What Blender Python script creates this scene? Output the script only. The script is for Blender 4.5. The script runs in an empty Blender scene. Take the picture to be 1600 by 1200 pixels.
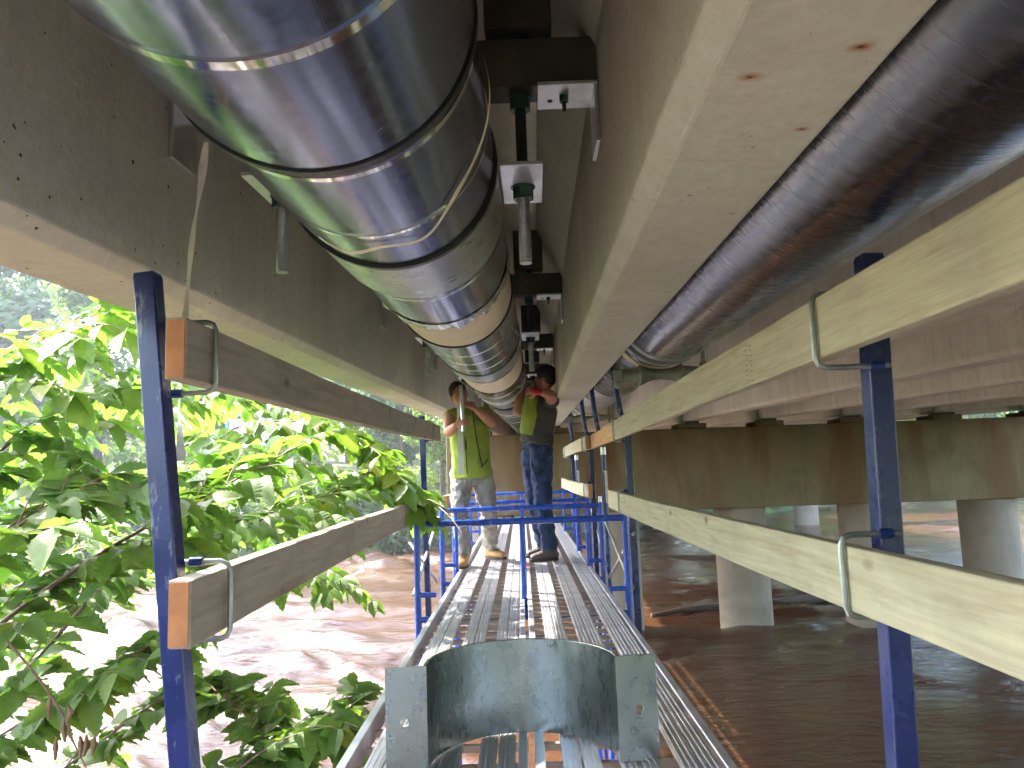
import bpy, bmesh, math, random
import numpy as np
from mathutils import Vector, Matrix, Quaternion
random.seed(7)
R_ = math.radians
S = bpy.context.scene
C = S.collection

# ------------------------------------------------------------------ camera, sky, sun, exposure
CAM = Vector((0, 0, 0.88))
AR = Vector((0.99931383, 0.01295344, -0.03469972))      # camera right, up, forward
AU = Vector((0.0359753, -0.11658092, 0.99252943))
AF = Vector((-0.00881134, 0.99309672, 0.11696693))
cd = bpy.data.cameras.new('camera'); cam = bpy.data.objects.new('camera', cd); C.objects.link(cam)
cam.matrix_world = Matrix(((AR.x, AU.x, -AF.x, CAM.x), (AR.y, AU.y, -AF.y, CAM.y), (AR.z, AU.z, -AF.z, CAM.z), (0, 0, 0, 1)))
cd.sensor_width = 36; cd.lens = 25.875; cd.clip_start = 0.05; cd.clip_end = 900
S.camera = cam
SUN_EL, SUN_AZ = R_(44), R_(-58)          # azimuth measured from +Y towards +X
w = bpy.data.worlds.new('World'); S.world = w; w.use_nodes = True
nt = w.node_tree; nt.nodes.clear()
sky = nt.nodes.new('ShaderNodeTexSky'); sky.sky_type = 'NISHITA'; sky.sun_disc = False
sky.sun_elevation = SUN_EL; sky.sun_rotation = SUN_AZ; sky.dust_density = 2.5; sky.air_density = 1.0
bg = nt.nodes.new('ShaderNodeBackground'); bg.inputs[1].default_value = 0.15
wo = nt.nodes.new('ShaderNodeOutputWorld')
nt.links.new(sky.outputs[0], bg.inputs[0]); nt.links.new(bg.outputs[0], wo.inputs[0])
sd = bpy.data.lights.new('sun', 'SUN'); sd.energy = 2.0; sd.angle = R_(0.6); sd.color = (1.0, 0.93, 0.82)
so = bpy.data.objects.new('sun', sd); C.objects.link(so)
sdir = Vector((math.sin(SUN_AZ) * math.cos(SUN_EL), math.cos(SUN_AZ) * math.cos(SUN_EL), math.sin(SUN_EL)))
so.rotation_euler = sdir.to_track_quat('Z', 'Y').to_euler()
so.location = sdir * 60
S.view_settings.view_transform = 'Standard'; S.view_settings.look = 'None'
S.view_settings.exposure = 3.85; S.view_settings.gamma = 1.0; S.view_settings.use_curve_mapping = False
S.cycles.max_bounces = 8; S.cycles.diffuse_bounces = 5; S.cycles.glossy_bounces = 4; S.cycles.transmission_bounces = 4
S.cycles.use_denoising = True; S.cycles.use_adaptive_sampling = True; S.cycles.adaptive_threshold = 0.02
S.cycles.sample_clamp_indirect = 8

def at(px, py, d):            # point at a known distance d along the bridge, seen in the 1600x1200 photograph
    v = AR * (px - 800) + AU * (600 - py) + AF * 1150
    return CAM + v * (d / v.y)
GX, GZ = 0.02084, 0.02509      # the bridge runs a little right and uphill of the scaffold
def B(x, d, z):
    return Vector((x + GX * d, d, 0.88 + z + GZ * d))

# ------------------------------------------------------------------ materials
MATS = {}
def newmat(name):
    m = bpy.data.materials.new(name); m.use_nodes = True; MATS[name] = m
    nt = m.node_tree; b = nt.nodes['Principled BSDF']
    return m, nt, b
def N(nt, t, **kw):
    n = nt.nodes.new(t)
    for k, v in kw.items():
        if hasattr(n, k): setattr(n, k, v)
    return n
def ramp(nt, src, stops):
    r = nt.nodes.new('ShaderNodeValToRGB'); e = r.color_ramp.elements
    while len(e) < len(stops): e.new(0.5)
    for el, (p, c) in zip(e, stops):
        el.position = p; el.color = (c[0], c[1], c[2], 1) if isinstance(c, (tuple, list)) else (c, c, c, 1)
    nt.links.new(src, r.inputs[0]); return r.outputs[0]
def coords(nt, scale=(1, 1, 1), kind='Object', rot=(0, 0, 0)):
    tc = nt.nodes.new('ShaderNodeTexCoord'); mp = nt.nodes.new('ShaderNodeMapping')
    mp.inputs['Scale'].default_value = scale; mp.inputs['Rotation'].default_value = rot
    nt.links.new(tc.outputs[kind], mp.inputs[0]); return mp.outputs[0]
def noise(nt, vec, scale, detail=4, rough=0.55, dist=0.0):
    n = nt.nodes.new('ShaderNodeTexNoise'); n.inputs['Scale'].default_value = scale
    n.inputs['Detail'].default_value = detail; n.inputs['Roughness'].default_value = rough; n.inputs['Distortion'].default_value = dist
    nt.links.new(vec, n.inputs['Vector']); return n.outputs['Fac']
def mix(nt, a, b, fac, mode='MIX'):
    m = nt.nodes.new('ShaderNodeMix'); m.data_type = 'RGBA'; m.blend_type = mode
    for s, v in ((6, a), (7, b), (0, fac)):
        if isinstance(v, (int, float)): m.inputs[s].default_value = v if s == 0 else (v, v, v, 1)
        elif isinstance(v, (tuple, list)): m.inputs[s].default_value = (v[0], v[1], v[2], 1)
        else: nt.links.new(v, m.inputs[s])
    return m.outputs[2]
def bump(nt, b, h, strength=0.3, dist=0.01):
    n = nt.nodes.new('ShaderNodeBump'); n.inputs['Strength'].default_value = strength; n.inputs['Distance'].default_value = dist
    nt.links.new(h, n.inputs['Height']); nt.links.new(n.outputs[0], b.inputs['Normal']); return n
def simple(name, col, rough=0.5, metal=0.0, var=0.25, scale=8, bmp=0.0, stretch=(1, 1, 1), spec=None):
    m, nt, b = newmat(name)
    v = coords(nt, stretch); f = noise(nt, v, scale, 5)
    lo = tuple(c * (1 - var) for c in col); hi = tuple(min(1, c * (1 + var)) for c in col)
    nt.links.new(ramp(nt, f, [(0.3, lo), (0.7, hi)]), b.inputs['Base Color'])
    b.inputs['Roughness'].default_value = rough; b.inputs['Metallic'].default_value = metal
    r = ramp(nt, noise(nt, v, scale * 2.3, 3), [(0.3, max(0, rough - 0.08)), (0.7, min(1, rough + 0.1))])
    nt.links.new(r, b.inputs['Roughness'])
    if spec is not None: b.inputs['Specular IOR Level'].default_value = spec
    if bmp: bump(nt, b, noise(nt, v, scale * 4, 4), bmp, 0.004)
    return m

def concrete(name, base, dark, pits=0.5, streak=0.5, stain=None, spots=(), sel_=(0.42, 0.75)):
    m, nt, b = newmat(name)
    v = coords(nt); big = noise(nt, v, 1.1, 6, 0.6, 0.6)
    col = ramp(nt, big, [(0.28, dark), (0.5, base), (0.75, tuple(min(1, c * 1.18) for c in base))])
    fine = noise(nt, v, 38, 5, 0.7)
    col = mix(nt, col, ramp(nt, fine, [(0.3, 0.72), (0.7, 1.0)]), 0.55, 'MULTIPLY')
    # vertical wash marks left by formwork and run-off
    vs = coords(nt, (4.5, 4.5, 0.5)); st = noise(nt, vs, 2.2, 5, 0.65)
    col = mix(nt, col, ramp(nt, st, [(0.35, (0.55, 0.47, 0.38)), (0.55, (1, 1, 1))]), streak, 'MULTIPLY')
    # air-bubble holes
    vo = N(nt, 'ShaderNodeTexVoronoi'); vo.inputs['Scale'].default_value = 24; nt.links.new(v, vo.inputs['Vector'])
    sel = noise(nt, v, 7.0, 2)
    rad = ramp(nt, sel, [(sel_[0], 0.02), (sel_[1], 0.17)])
    lt = N(nt, 'ShaderNodeMath', operation='LESS_THAN'); nt.links.new(vo.outputs['Distance'], lt.inputs[0]); nt.links.new(rad, lt.inputs[1])
    pm = N(nt, 'ShaderNodeMath', operation='MULTIPLY'); nt.links.new(lt.outputs[0], pm.inputs[0]); pm.inputs[1].default_value = pits
    col = mix(nt, col, (0.05, 0.04, 0.03), pm.outputs[0])
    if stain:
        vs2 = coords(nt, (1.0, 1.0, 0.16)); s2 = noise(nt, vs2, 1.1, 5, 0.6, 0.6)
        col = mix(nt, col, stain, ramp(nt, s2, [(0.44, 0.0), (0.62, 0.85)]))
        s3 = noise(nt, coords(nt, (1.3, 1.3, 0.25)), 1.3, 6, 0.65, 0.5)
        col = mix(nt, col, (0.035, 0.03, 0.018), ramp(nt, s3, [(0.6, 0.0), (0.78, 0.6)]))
    for (sx, sy, sz, r1) in spots:      # rust blooms of tie wire ends
        tc = nt.nodes.new('ShaderNodeTexCoord'); dn = N(nt, 'ShaderNodeVectorMath', operation='SUBTRACT'); dn.inputs[1].default_value = (sx, sy, sz)
        nt.links.new(tc.outputs['Object'], dn.inputs[0])
        sc = N(nt, 'ShaderNodeVectorMath', operation='MULTIPLY'); sc.inputs[1].default_value = (0.8, 1.2, 1); nt.links.new(dn.outputs[0], sc.inputs[0])
        ln = N(nt, 'ShaderNodeVectorMath', operation='LENGTH'); nt.links.new(sc.outputs[0], ln.inputs[0])
        ad = N(nt, 'ShaderNodeMath', operation='MULTIPLY_ADD'); nt.links.new(noise(nt, v, 60, 3), ad.inputs[0]); ad.inputs[1].default_value = r1 * 1.2; nt.links.new(ln.outputs['Value'], ad.inputs[2])
        col = mix(nt, col, (0.22, 0.075, 0.02), ramp(nt, ad.outputs[0], [(r1 * 0.9, 0.9), (r1 * 2.2, 0.0)]))
        col = mix(nt, col, (0.05, 0.015, 0.008), ramp(nt, ad.outputs[0], [(r1 * 0.75, 0.95), (r1 * 1.1, 0.0)]))
    nt.links.new(col, b.inputs['Base Color']); b.inputs['Roughness'].default_value = 0.88
    b.inputs['Specular IOR Level'].default_value = 0.25
    h = mix(nt, fine, pm.outputs[0], 0.5, 'SUBTRACT'); bump(nt, b, h, 0.35, 0.006)
    return m
concrete('concrete_girder', (0.56, 0.54, 0.43), (0.50, 0.475, 0.375), 0.95, 0.16, sel_=(0.40, 0.72))
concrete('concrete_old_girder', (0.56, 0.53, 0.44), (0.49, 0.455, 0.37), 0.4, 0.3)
concrete('concrete_deck', (0.58, 0.53, 0.44), (0.52, 0.47, 0.385), 0.5, 0.2)
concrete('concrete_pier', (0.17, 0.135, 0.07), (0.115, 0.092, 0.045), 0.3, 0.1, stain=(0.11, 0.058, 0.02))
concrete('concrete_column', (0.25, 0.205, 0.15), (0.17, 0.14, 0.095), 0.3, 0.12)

def metal_jacket(name, col, rough, lines=True):
    m, nt, b = newmat(name)
    v = coords(nt); f = noise(nt, v, 3.0, 4)
    nt.links.new(ramp(nt, f, [(0.3, tuple(c * 0.85 for c in col)), (0.7, col)]), b.inputs['Base Color'])
    b.inputs['Metallic'].default_value = 1.0
    sm = noise(nt, coords(nt, (2, 9, 2)), 6, 5, 0.65)
    nt.links.new(ramp(nt, sm, [(0.3, rough * 0.75), (0.75, rough * 1.5)]), b.inputs['Roughness'])
    if lines:
        ln = noise(nt, coords(nt, (40, 1.5, 40)), 2.0, 3, 0.5); d2 = noise(nt, v, 5, 2)
        bump(nt, b, mix(nt, ln, d2, 0.75), 0.12, 0.006)
    return m
metal_jacket('steel_jacket', (0.235, 0.275, 0.40), 0.19)
metal_jacket('bright_band', (0.85, 0.85, 0.83), 0.10, False)
metal_jacket('galvanised', (0.46, 0.49, 0.50), 0.3)
metal_jacket('galvanised_plate', (0.33, 0.36, 0.335), 0.27, False)
metal_jacket('foil', (0.75, 0.76, 0.78), 0.22)
simple('zinc_white', (0.62, 0.64, 0.66), 0.38, 0.9, 0.15, 9)
simple('nut_green', (0.03, 0.075, 0.06), 0.38, 0.3, 0.3, 20)
simple('rod_dark', (0.05, 0.062, 0.055), 0.45, 0.6, 0.3, 20)
simple('rod_zinc', (0.30, 0.33, 0.31), 0.42, 0.9, 0.2, 20)
simple('steel_channel', (0.075, 0.072, 0.06), 0.55, 0.5, 0.45, 5, 0.2)
simple('black_rubber', (0.012, 0.012, 0.013), 0.35, 0, 0.2, 20)
simple('cream_insulation', (0.58, 0.49, 0.33), 0.65, 0, 0.08, 6, 0.1)
simple('tape', (0.55, 0.50, 0.32), 0.4, 0, 0.12, 20)
simple('strap_white', (0.62, 0.60, 0.50), 0.6, 0, 0.1, 20)
simple('cast_iron', (0.20, 0.21, 0.17), 0.6, 0.4, 0.4, 14, 0.3)
simple('aluminium', (0.55, 0.56, 0.60), 0.38, 0.85, 0.22, 7)
simple('aluminium_rung', (0.42, 0.40, 0.37), 0.42, 0.85, 0.2, 9)
simple('brace_zinc', (0.55, 0.56, 0.57), 0.35, 0.9, 0.2, 12)
simple('red_plastic', (0.75, 0.06, 0.02), 0.4, 0, 0.1, 12)
simple('bark', (0.085, 0.055, 0.035), 0.85, 0, 0.4, 25, 0.5, (1, 1, 0.3))
simple('twig_red', (0.14, 0.07, 0.045), 0.6, 0, 0.3, 30)
simple('dead_leaf', (0.16, 0.09, 0.04), 0.8, 0, 0.4, 20)
simple('skin', (0.38, 0.17, 0.10), 0.5, 0, 0.12, 14, 0.05)
simple('hair', (0.03, 0.02, 0.015), 0.6, 0, 0.3, 60)
simple('cap_black', (0.012, 0.013, 0.017), 0.75, 0, 0.3, 30)
simple('shirt_grey', (0.05, 0.05, 0.045), 0.9, 0, 0.2, 9, 0.3)
simple('jeans_grey', (0.23, 0.215, 0.185), 0.9, 0, 0.3, 7, 0.35)
simple('jeans_blue', (0.014, 0.03, 0.08), 0.9, 0, 0.6, 6, 0.35)
simple('vest_lime', (0.22, 0.27, 0.03), 0.8, 0, 0.08, 5, 0.15)
simple('reflective_tape', (0.55, 0.57, 0.52), 0.4, 0.3, 0.1, 9)
simple('boot_tan', (0.42, 0.22, 0.085), 0.75, 0, 0.25, 12, 0.2)
simple('boot_brown', (0.055, 0.035, 0.03), 0.6, 0, 0.3, 12, 0.2)
simple('sole', (0.03, 0.025, 0.02), 0.8, 0, 0.2, 12)
simple('glove_red', (0.35, 0.015, 0.015), 0.6, 0, 0.15, 12)
simple('sign_yellow', (0.85, 0.55, 0.08), 0.5, 0, 0.05, 3)
simple('sign_white', (0.8, 0.8, 0.8), 0.5, 0, 0.05, 3)
simple('sign_blue', (0.10, 0.18, 0.55), 0.5, 0, 0.05, 3)
simple('sign_ink', (0.05, 0.05, 0.05), 0.5, 0, 0.05, 3)
simple('wall_pale_blue', (0.45, 0.5, 0.75), 0.7, 0, 0.1, 3)
simple('ink', (0.30, 0.24, 0.12), 0.8, 0, 0.2, 30)

def paint_blue(name, col, chip):
    m, nt, b = newmat(name)
    v = coords(nt); f = noise(nt, v, 5, 4); ch = noise(nt, coords(nt, (1, 1, 0.25)), 14, 6, 0.7)
    col_ = ramp(nt, f, [(0.3, tuple(c * 0.75 for c in col)), (0.7, tuple(c * 1.15 for c in col))])
    col_ = mix(nt, col_, (0.25, 0.25, 0.27), ramp(nt, ch, [(0.60 - chip, 0.0), (0.66 - chip, 0.75)]))
    nt.links.new(col_, b.inputs['Base Color']); b.inputs['Roughness'].default_value = 0.34
    nt.links.new(ramp(nt, f, [(0.3, 0.16), (0.7, 0.36)]), b.inputs['Roughness'])
    bump(nt, b, ch, 0.08, 0.003)
paint_blue('blue_paint', (0.016, 0.065, 0.38), -0.03)
paint_blue('blue_post', (0.008, 0.017, 0.10), -0.02)
paint_blue('blue_dark', (0.012, 0.03, 0.13), 0.02)

def lumber(name, a, bcol, knot):
    m, nt, b = newmat(name)
    oi = N(nt, 'ShaderNodeObjectInfo')
    tc = nt.nodes.new('ShaderNodeTexCoord'); ofs = N(nt, 'ShaderNodeVectorMath', operation='ADD'); nt.links.new(tc.outputs['Object'], ofs.inputs[0])
    cx = N(nt, 'ShaderNodeMath', operation='MULTIPLY'); nt.links.new(oi.outputs['Random'], cx.inputs[0]); cx.inputs[1].default_value = 31
    nt.links.new(cx.outputs[0], ofs.inputs[1])
    mp = nt.nodes.new('ShaderNodeMapping'); mp.inputs['Scale'].default_value = (7, 0.55, 7); nt.links.new(ofs.outputs[0], mp.inputs[0])
    g = noise(nt, mp.outputs[0], 4.0, 6, 0.6, 1.4)
    col = ramp(nt, g, [(0.3, bcol), (0.5, a), (0.72, tuple(min(1, c * 1.15) for c in a))])
    mp2 = nt.nodes.new('ShaderNodeMapping'); mp2.inputs['Scale'].default_value = (30, 1.0, 30); nt.links.new(ofs.outputs[0], mp2.inputs[0])
    g2 = noise(nt, mp2.outputs[0], 3.0, 4, 0.6, 0.8)
    col = mix(nt, col, ramp(nt, g2, [(0.35, 0.72), (0.6, 1.0)]), 0.5, 'MULTIPLY')
    mp3 = nt.nodes.new('ShaderNodeMapping'); mp3.inputs['Scale'].default_value = (2.2, 1.2, 2.2); nt.links.new(ofs.outputs[0], mp3.inputs[0])
    vo = N(nt, 'ShaderNodeTexVoronoi'); vo.inputs['Scale'].default_value = 3.4; nt.links.new(mp3.outputs[0], vo.inputs['Vector'])
    col = mix(nt, col, knot, ramp(nt, vo.outputs['Distance'], [(0.05, 0.85), (0.16, 0.0)]))
    dirt = noise(nt, ofs.outputs[0], 2.2, 6, 0.65)
    col = mix(nt, col, tuple(c * 0.55 for c in a), ramp(nt, dirt, [(0.5, 0.0), (0.75, 0.55)]))
    nt.links.new(col, b.inputs['Base Color']); b.inputs['Roughness'].default_value = 0.78
    bump(nt, b, g2, 0.25, 0.004)
lumber('lumber_fresh', (0.38, 0.345, 0.22), (0.30, 0.26, 0.15), (0.10, 0.06, 0.025))
lumber('lumber_weathered', (0.34, 0.29, 0.22), (0.26, 0.215, 0.155), (0.09, 0.055, 0.03))
lumber('lumber_orange', (0.52, 0.32, 0.13), (0.36, 0.19, 0.07), (0.15, 0.07, 0.02))
simple('end_grain', (0.42, 0.17, 0.06), 0.85, 0, 0.25, 18, 0.2)

def coated():
    m, nt, b = newmat('black_coating')
    v = coords(nt)
    st = noise(nt, coords(nt, (5, 46, 5)), 1.6, 6, 0.7, 0.5)
    sc = noise(nt, coords(nt, (3, 14, 3)), 3.0, 6, 0.75, 0.8)
    col = ramp(nt, sc, [(0.35, (0.004, 0.004, 0.005)), (0.66, (0.007, 0.007, 0.008)), (0.85, (0.03, 0.028, 0.03))])
    nt.links.new(col, b.inputs['Base Color'])
    nt.links.new(ramp(nt, st, [(0.3, 0.16), (0.7, 0.34)]), b.inputs['Roughness'])
    b.inputs['IOR'].default_value = 1.7; b.inputs['Coat Weight'].default_value = 1.0; b.inputs['Coat IOR'].default_value = 1.5; b.inputs['Coat Roughness'].default_value = 0.2; b.inputs['Coat Tint'].default_value = (0.9, 0.92, 1, 1)
    fl = noise(nt, coords(nt, (22, 160, 22)), 1.0, 3, 0.6)
    col = mix(nt, col, (0.16, 0.155, 0.15), ramp(nt, fl, [(0.72, 0.0), (0.78, 0.6)])); nt.links.new(col, b.inputs['Base Color'])
    bump(nt, b, st, 0.1, 0.004)
coated()

def leafmat(name, c1, c2, tr):
    m, nt, b = newmat(name)
    v = coords(nt); f = noise(nt, v, 9, 3); oi = N(nt, 'ShaderNodeObjectInfo')
    col = mix(nt, ramp(nt, f, [(0.3, c1), (0.7, c2)]), ramp(nt, oi.outputs['Random'], [(0.0, (0.7, 0.85, 0.8)), (0.6, (1, 1, 1)), (0.88, (1.1, 1.03, 0.85)), (1.0, (1.7, 1.15, 0.5))]), 1.0, 'MULTIPLY')
    nt.links.new(col, b.inputs['Base Color']); b.inputs['Roughness'].default_value = 0.42
    b.inputs['Specular IOR Level'].default_value = 0.45
    t = N(nt, 'ShaderNodeBsdfTranslucent')
    tcol = mix(nt, col, (1.15, 1.35, 0.55), 1.0, 'MULTIPLY'); nt.links.new(tcol, t.inputs[0])
    ms = N(nt, 'ShaderNodeMixShader'); ms.inputs[0].default_value = tr
    out = nt.nodes['Material Output']
    nt.links.new(b.outputs[0], ms.inputs[1]); nt.links.new(t.outputs[0], ms.inputs[2]); nt.links.new(ms.outputs[0], out.inputs[0])
leafmat('leaf_near', (0.135, 0.215, 0.05), (0.185, 0.275, 0.07), 0.64)
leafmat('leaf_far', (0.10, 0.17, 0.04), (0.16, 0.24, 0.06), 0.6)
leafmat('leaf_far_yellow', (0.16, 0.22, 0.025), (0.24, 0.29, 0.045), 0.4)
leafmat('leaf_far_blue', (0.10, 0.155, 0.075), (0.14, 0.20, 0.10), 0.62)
leafmat('leaf_dark', (0.04, 0.08, 0.02), (0.075, 0.13, 0.03), 0.3)

def water():
    m, nt, b = newmat('river_water')
    v = coords(nt)
    a = noise(nt, coords(nt, (0.55, 1.5, 1), rot=(0, 0, R_(20))), 0.9, 6, 0.6, 0.8)
    c = noise(nt, coords(nt, (0.7, 1.7, 1), rot=(0, 0, R_(8))), 4.2, 5, 0.6, 0.5)
    big = noise(nt, v, 0.22, 5)
    col = ramp(nt, big, [(0.3, (0.040, 0.0185, 0.0085)), (0.7, (0.064, 0.030, 0.0145))])
    foam = ramp(nt, a, [(0.70, 0.0), (0.80, 0.3)])
    nt.links.new(mix(nt, col, (0.13, 0.10, 0.085), foam), b.inputs['Base Color'])
    nt.links.new(ramp(nt, big, [(0.35, 0.05), (0.7, 0.16)]), b.inputs['Roughness']); b.inputs['IOR'].default_value = 1.33
    b.inputs['Specular IOR Level'].default_value = 0.5
    bump(nt, b, c, 0.6, 0.06)
water()
def ground():
    m, nt, b = newmat('bank_earth')
    v = coords(nt); f = noise(nt, v, 0.6, 8, 0.65)
    nt.links.new(ramp(nt, f, [(0.35, (0.09, 0.055, 0.03)), (0.5, (0.06, 0.085, 0.022)), (0.7, (0.10, 0.15, 0.03))]), b.inputs['Base Color'])
    b.inputs['Roughness'].default_value = 0.95; bump(nt, b, noise(nt, v, 5, 6), 0.6, 0.1)
ground()
simple('mud_orange', (0.50, 0.27, 0.14), 0.9, 0, 0.2, 1.2)

# ------------------------------------------------------------------ mesh helpers
class MB:
    def __init__(s): s.v = []; s.f = []; s.m = []
    def add(s, vs, fs, mi=0):
        o = len(s.v); s.v += [tuple(p) for p in vs]; s.f += [tuple(i + o for i in f) for f in fs]; s.m += [mi] * len(fs)
        return s
    def box(s, c, size, M=None, mi=0):
        x, y, z = [k / 2 for k in size]; c = Vector(c)
        vs = [Vector((sx * x, sy * y, sz * z)) for sz in (-1, 1) for sy in (-1, 1) for sx in (-1, 1)]
        if M is not None: vs = [M @ p for p in vs]
        return s.add([c + p for p in vs], [(0, 2, 3, 1), (4, 5, 7, 6), (0, 1, 5, 4), (2, 6, 7, 3), (0, 4, 6, 2), (1, 3, 7, 5)], mi)
    def span(s, a, b, mi=0):            # axis-aligned box between two corners
        a, b = Vector(a), Vector(b); return s.box((a + b) / 2, [abs(k) for k in (b - a)], None, mi)
    def beam(s, a, b, wx, wz, side=Vector((1, 0, 0)), mi=0):   # bar of rectangular section from a to b
        a, b = Vector(a), Vector(b); d = (b - a).normalized(); sd_ = (side - d * side.dot(d)).normalized(); up = sd_.cross(d)
        vs = []
        for p in (a, b):
            for (i, j) in ((-1, -1), (1, -1), (1, 1), (-1, 1)): vs.append(p + sd_ * (i * wx / 2) + up * (j * wz / 2))
        return s.add(vs, [(3, 2, 1, 0), (4, 5, 6, 7), (0, 1, 5, 4), (1, 2, 6, 5), (2, 3, 7, 6), (3, 0, 4, 7)], mi)
    def tube(s, pts, rs, seg=10, cap=True, mi=0):
        pts = [Vector(p) for p in pts]
        if isinstance(rs, (int, float)): rs = [rs] * len(pts)
        ref = None; rings = []
        for i, p in enumerate(pts):
            d = (pts[min(i + 1, len(pts) - 1)] - pts[max(i - 1, 0)]).normalized()
            if ref is None: ref = Vector((0, 0, 1)) if abs(d.z) < 0.9 else Vector((1, 0, 0))
            u = (ref - d * ref.dot(d)).normalized(); ref = u; k = d.cross(u)
            rings.append([p + (u * math.cos(t) + k * math.sin(t)) * rs[i] for t in [2 * math.pi * j / seg for j in range(seg)]])
        vs = [q for r in rings for q in r]; fs = []
        for i in range(len(rings) - 1):
            for j in range(seg):
                a, b = i * seg + j, i * seg + (j + 1) % seg; fs.append((a, b, b + seg, a + seg))
        if cap: fs.append(tuple(range(seg))[::-1]); fs.append(tuple(range((len(rings) - 1) * seg, len(rings) * seg)))
        return s.add(vs, fs, mi)
    def prism(s, poly, f0, f1, mi=0):       # polygon [(x,z)] swept between two placing functions
        n = len(poly); vs = [f0(x, z) for x, z in poly] + [f1(x, z) for x, z in poly]
        fs = [tuple(range(n))[::-1], tuple(range(n, 2 * n))] + [(i, (i + 1) % n, n + (i + 1) % n, n + i) for i in range(n)]
        return s.add(vs, fs, mi)
    def hexnut(s, c, r, h, rot=0.3):
        return s.add([Vector(c) + Vector((r * math.cos(rot + k * math.pi / 3), r * math.sin(rot + k * math.pi / 3), zz)) for zz in (-h / 2, h / 2) for k in range(6)],
                     [tuple(range(6))[::-1], tuple(range(6, 12))] + [(k, (k + 1) % 6, 6 + (k + 1) % 6, 6 + k) for k in range(6)])
    def build(s, name, mat, parent=None, smooth=False, bevel=0.0, origin=None, angle=40):
        me = bpy.data.meshes.new(name); o = bpy.data.objects.new(name, me); C.objects.link(o)
        off = Vector(origin) if origin is not None else Vector((0, 0, 0))
        if parent is not None: off = off if origin is not None else wloc(parent)
        me.from_pydata([tuple(Vector(p) - off) for p in s.v], [], s.f)
        mats = mat if isinstance(mat, (list, tuple)) else [mat]
        for m in mats: me.materials.append(MATS[m])
        if len(mats) > 1: me.polygons.foreach_set('material_index', s.m)
        bm = bmesh.new(); bm.from_mesh(me); bmesh.ops.recalc_face_normals(bm, faces=bm.faces); bm.to_mesh(me); bm.free()
        if smooth:
            me.polygons.foreach_set('use_smooth', [True] * len(me.polygons))
            try: me.set_sharp_from_angle(angle=R_(angle))
            except Exception: pass
        if parent is not None:
            o.parent = parent; o.location = off - wloc(parent)
        else: o.location = off
        if bevel:
            b = o.modifiers.new('bevel', 'BEVEL'); b.width = bevel; b.segments = 2; b.limit_method = 'ANGLE'; b.angle_limit = R_(40)
        return o
def wloc(p):
    v = Vector((0, 0, 0))
    while p is not None: v += p.matrix_basis.translation; p = p.parent
    return v
def tag(o, label, cat, group=None, kind=None):
    if label: o['label'] = label
    if cat: o['category'] = cat
    if group: o['group'] = group
    if kind: o['kind'] = kind
    return o
def thing(name, label, cat, loc=(0, 0, 0), group=None):
    o = bpy.data.objects.new(name, None); C.objects.link(o); o.location = loc; o.empty_display_size = 0.1
    return tag(o, label, cat, group)
def structure(o): o['kind'] = 'structure'; return o
def smoothpath(pts, n=6):          # Catmull-Rom
    P = [Vector(p) for p in pts]; P = [P[0] * 2 - P[1]] + P + [P[-1] * 2 - P[-2]]; out = []
    for i in range(1, len(P) - 2):
        for k in range(n):
            t = k / n; a, b, c, d = P[i - 1], P[i], P[i + 1], P[i + 2]
            out.append(0.5 * ((2 * b) + (c - a) * t + (2 * a - 5 * b + 4 * c - d) * t * t + (3 * b - a - 3 * c + d) * t ** 3))
    return out + [P[-2]]

# ------------------------------------------------------------------ river and banks
WZ = -2.26
def water_sheet():
    rs = np.random.RandomState(4)
    xs = np.concatenate([[-260, -120, -60], np.arange(-34, -12, .25), np.arange(-12, 14, .11), np.arange(14, 30, .3), [60, 120, 260]])
    ys = np.concatenate([[-120, -50, -15], np.arange(-4, 2, .3), np.arange(2, 20, .11), np.arange(20, 34, .17), np.arange(34, 60, .35), [90, 160, 300]])
    X, Y = np.meshgrid(xs, ys); H = np.zeros_like(X)
    wx = X + .5 * np.sin(.7 * Y + .3 * X) + .25 * np.sin(1.9 * Y - 1.1 * X); wy = Y + .5 * np.sin(.6 * X - .4 * Y) + .25 * np.sin(1.7 * X + .9 * Y)
    for k in range(70):
        lam = .38 * (3.2 / .38) ** rs.rand(); th = R_(78) + rs.randn() * .55; a = .0125 * lam ** .8
        H += a * np.sin(2 * np.pi / lam * (wx * np.cos(th) + wy * np.sin(th)) + rs.rand() * 6.28)
    mod = .55 + .45 * np.sin(.45 * X + .8 * np.sin(.3 * Y)) * np.sin(.38 * Y + 1 + .6 * np.sin(.35 * X))
    right = np.clip((X - 1.0) / 2.0, 0, 1)          # calmer in the lee of the columns
    H *= (mod * (1 - .55 * right))
    H = np.sign(H) * np.abs(H) ** 1.0
    H[(X < -34) | (X > 30) | (Y > 60) | (Y < -4)] = 0
    ny, nx = X.shape; V = np.stack([X.ravel(), Y.ravel(), (WZ + H).ravel()], 1)
    idx = np.arange(ny * nx).reshape(ny, nx); F = np.stack([idx[:-1, :-1], idx[:-1, 1:], idx[1:, 1:], idx[1:, :-1]], -1).reshape(-1, 4)
    me = bpy.data.meshes.new('river_water'); me.vertices.add(len(V)); me.vertices.foreach_set('co', V.ravel()); me.loops.add(F.size); me.loops.foreach_set('vertex_index', F.ravel())
    me.polygons.add(len(F)); me.polygons.foreach_set('loop_start', np.arange(0, F.size, 4)); me.polygons.foreach_set('use_smooth', np.ones(len(F), bool)); me.update(); me.validate()
    me.materials.append(MATS['river_water']); o = bpy.data.objects.new('river_water', me); C.objects.link(o); structure(o)
water_sheet()
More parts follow.
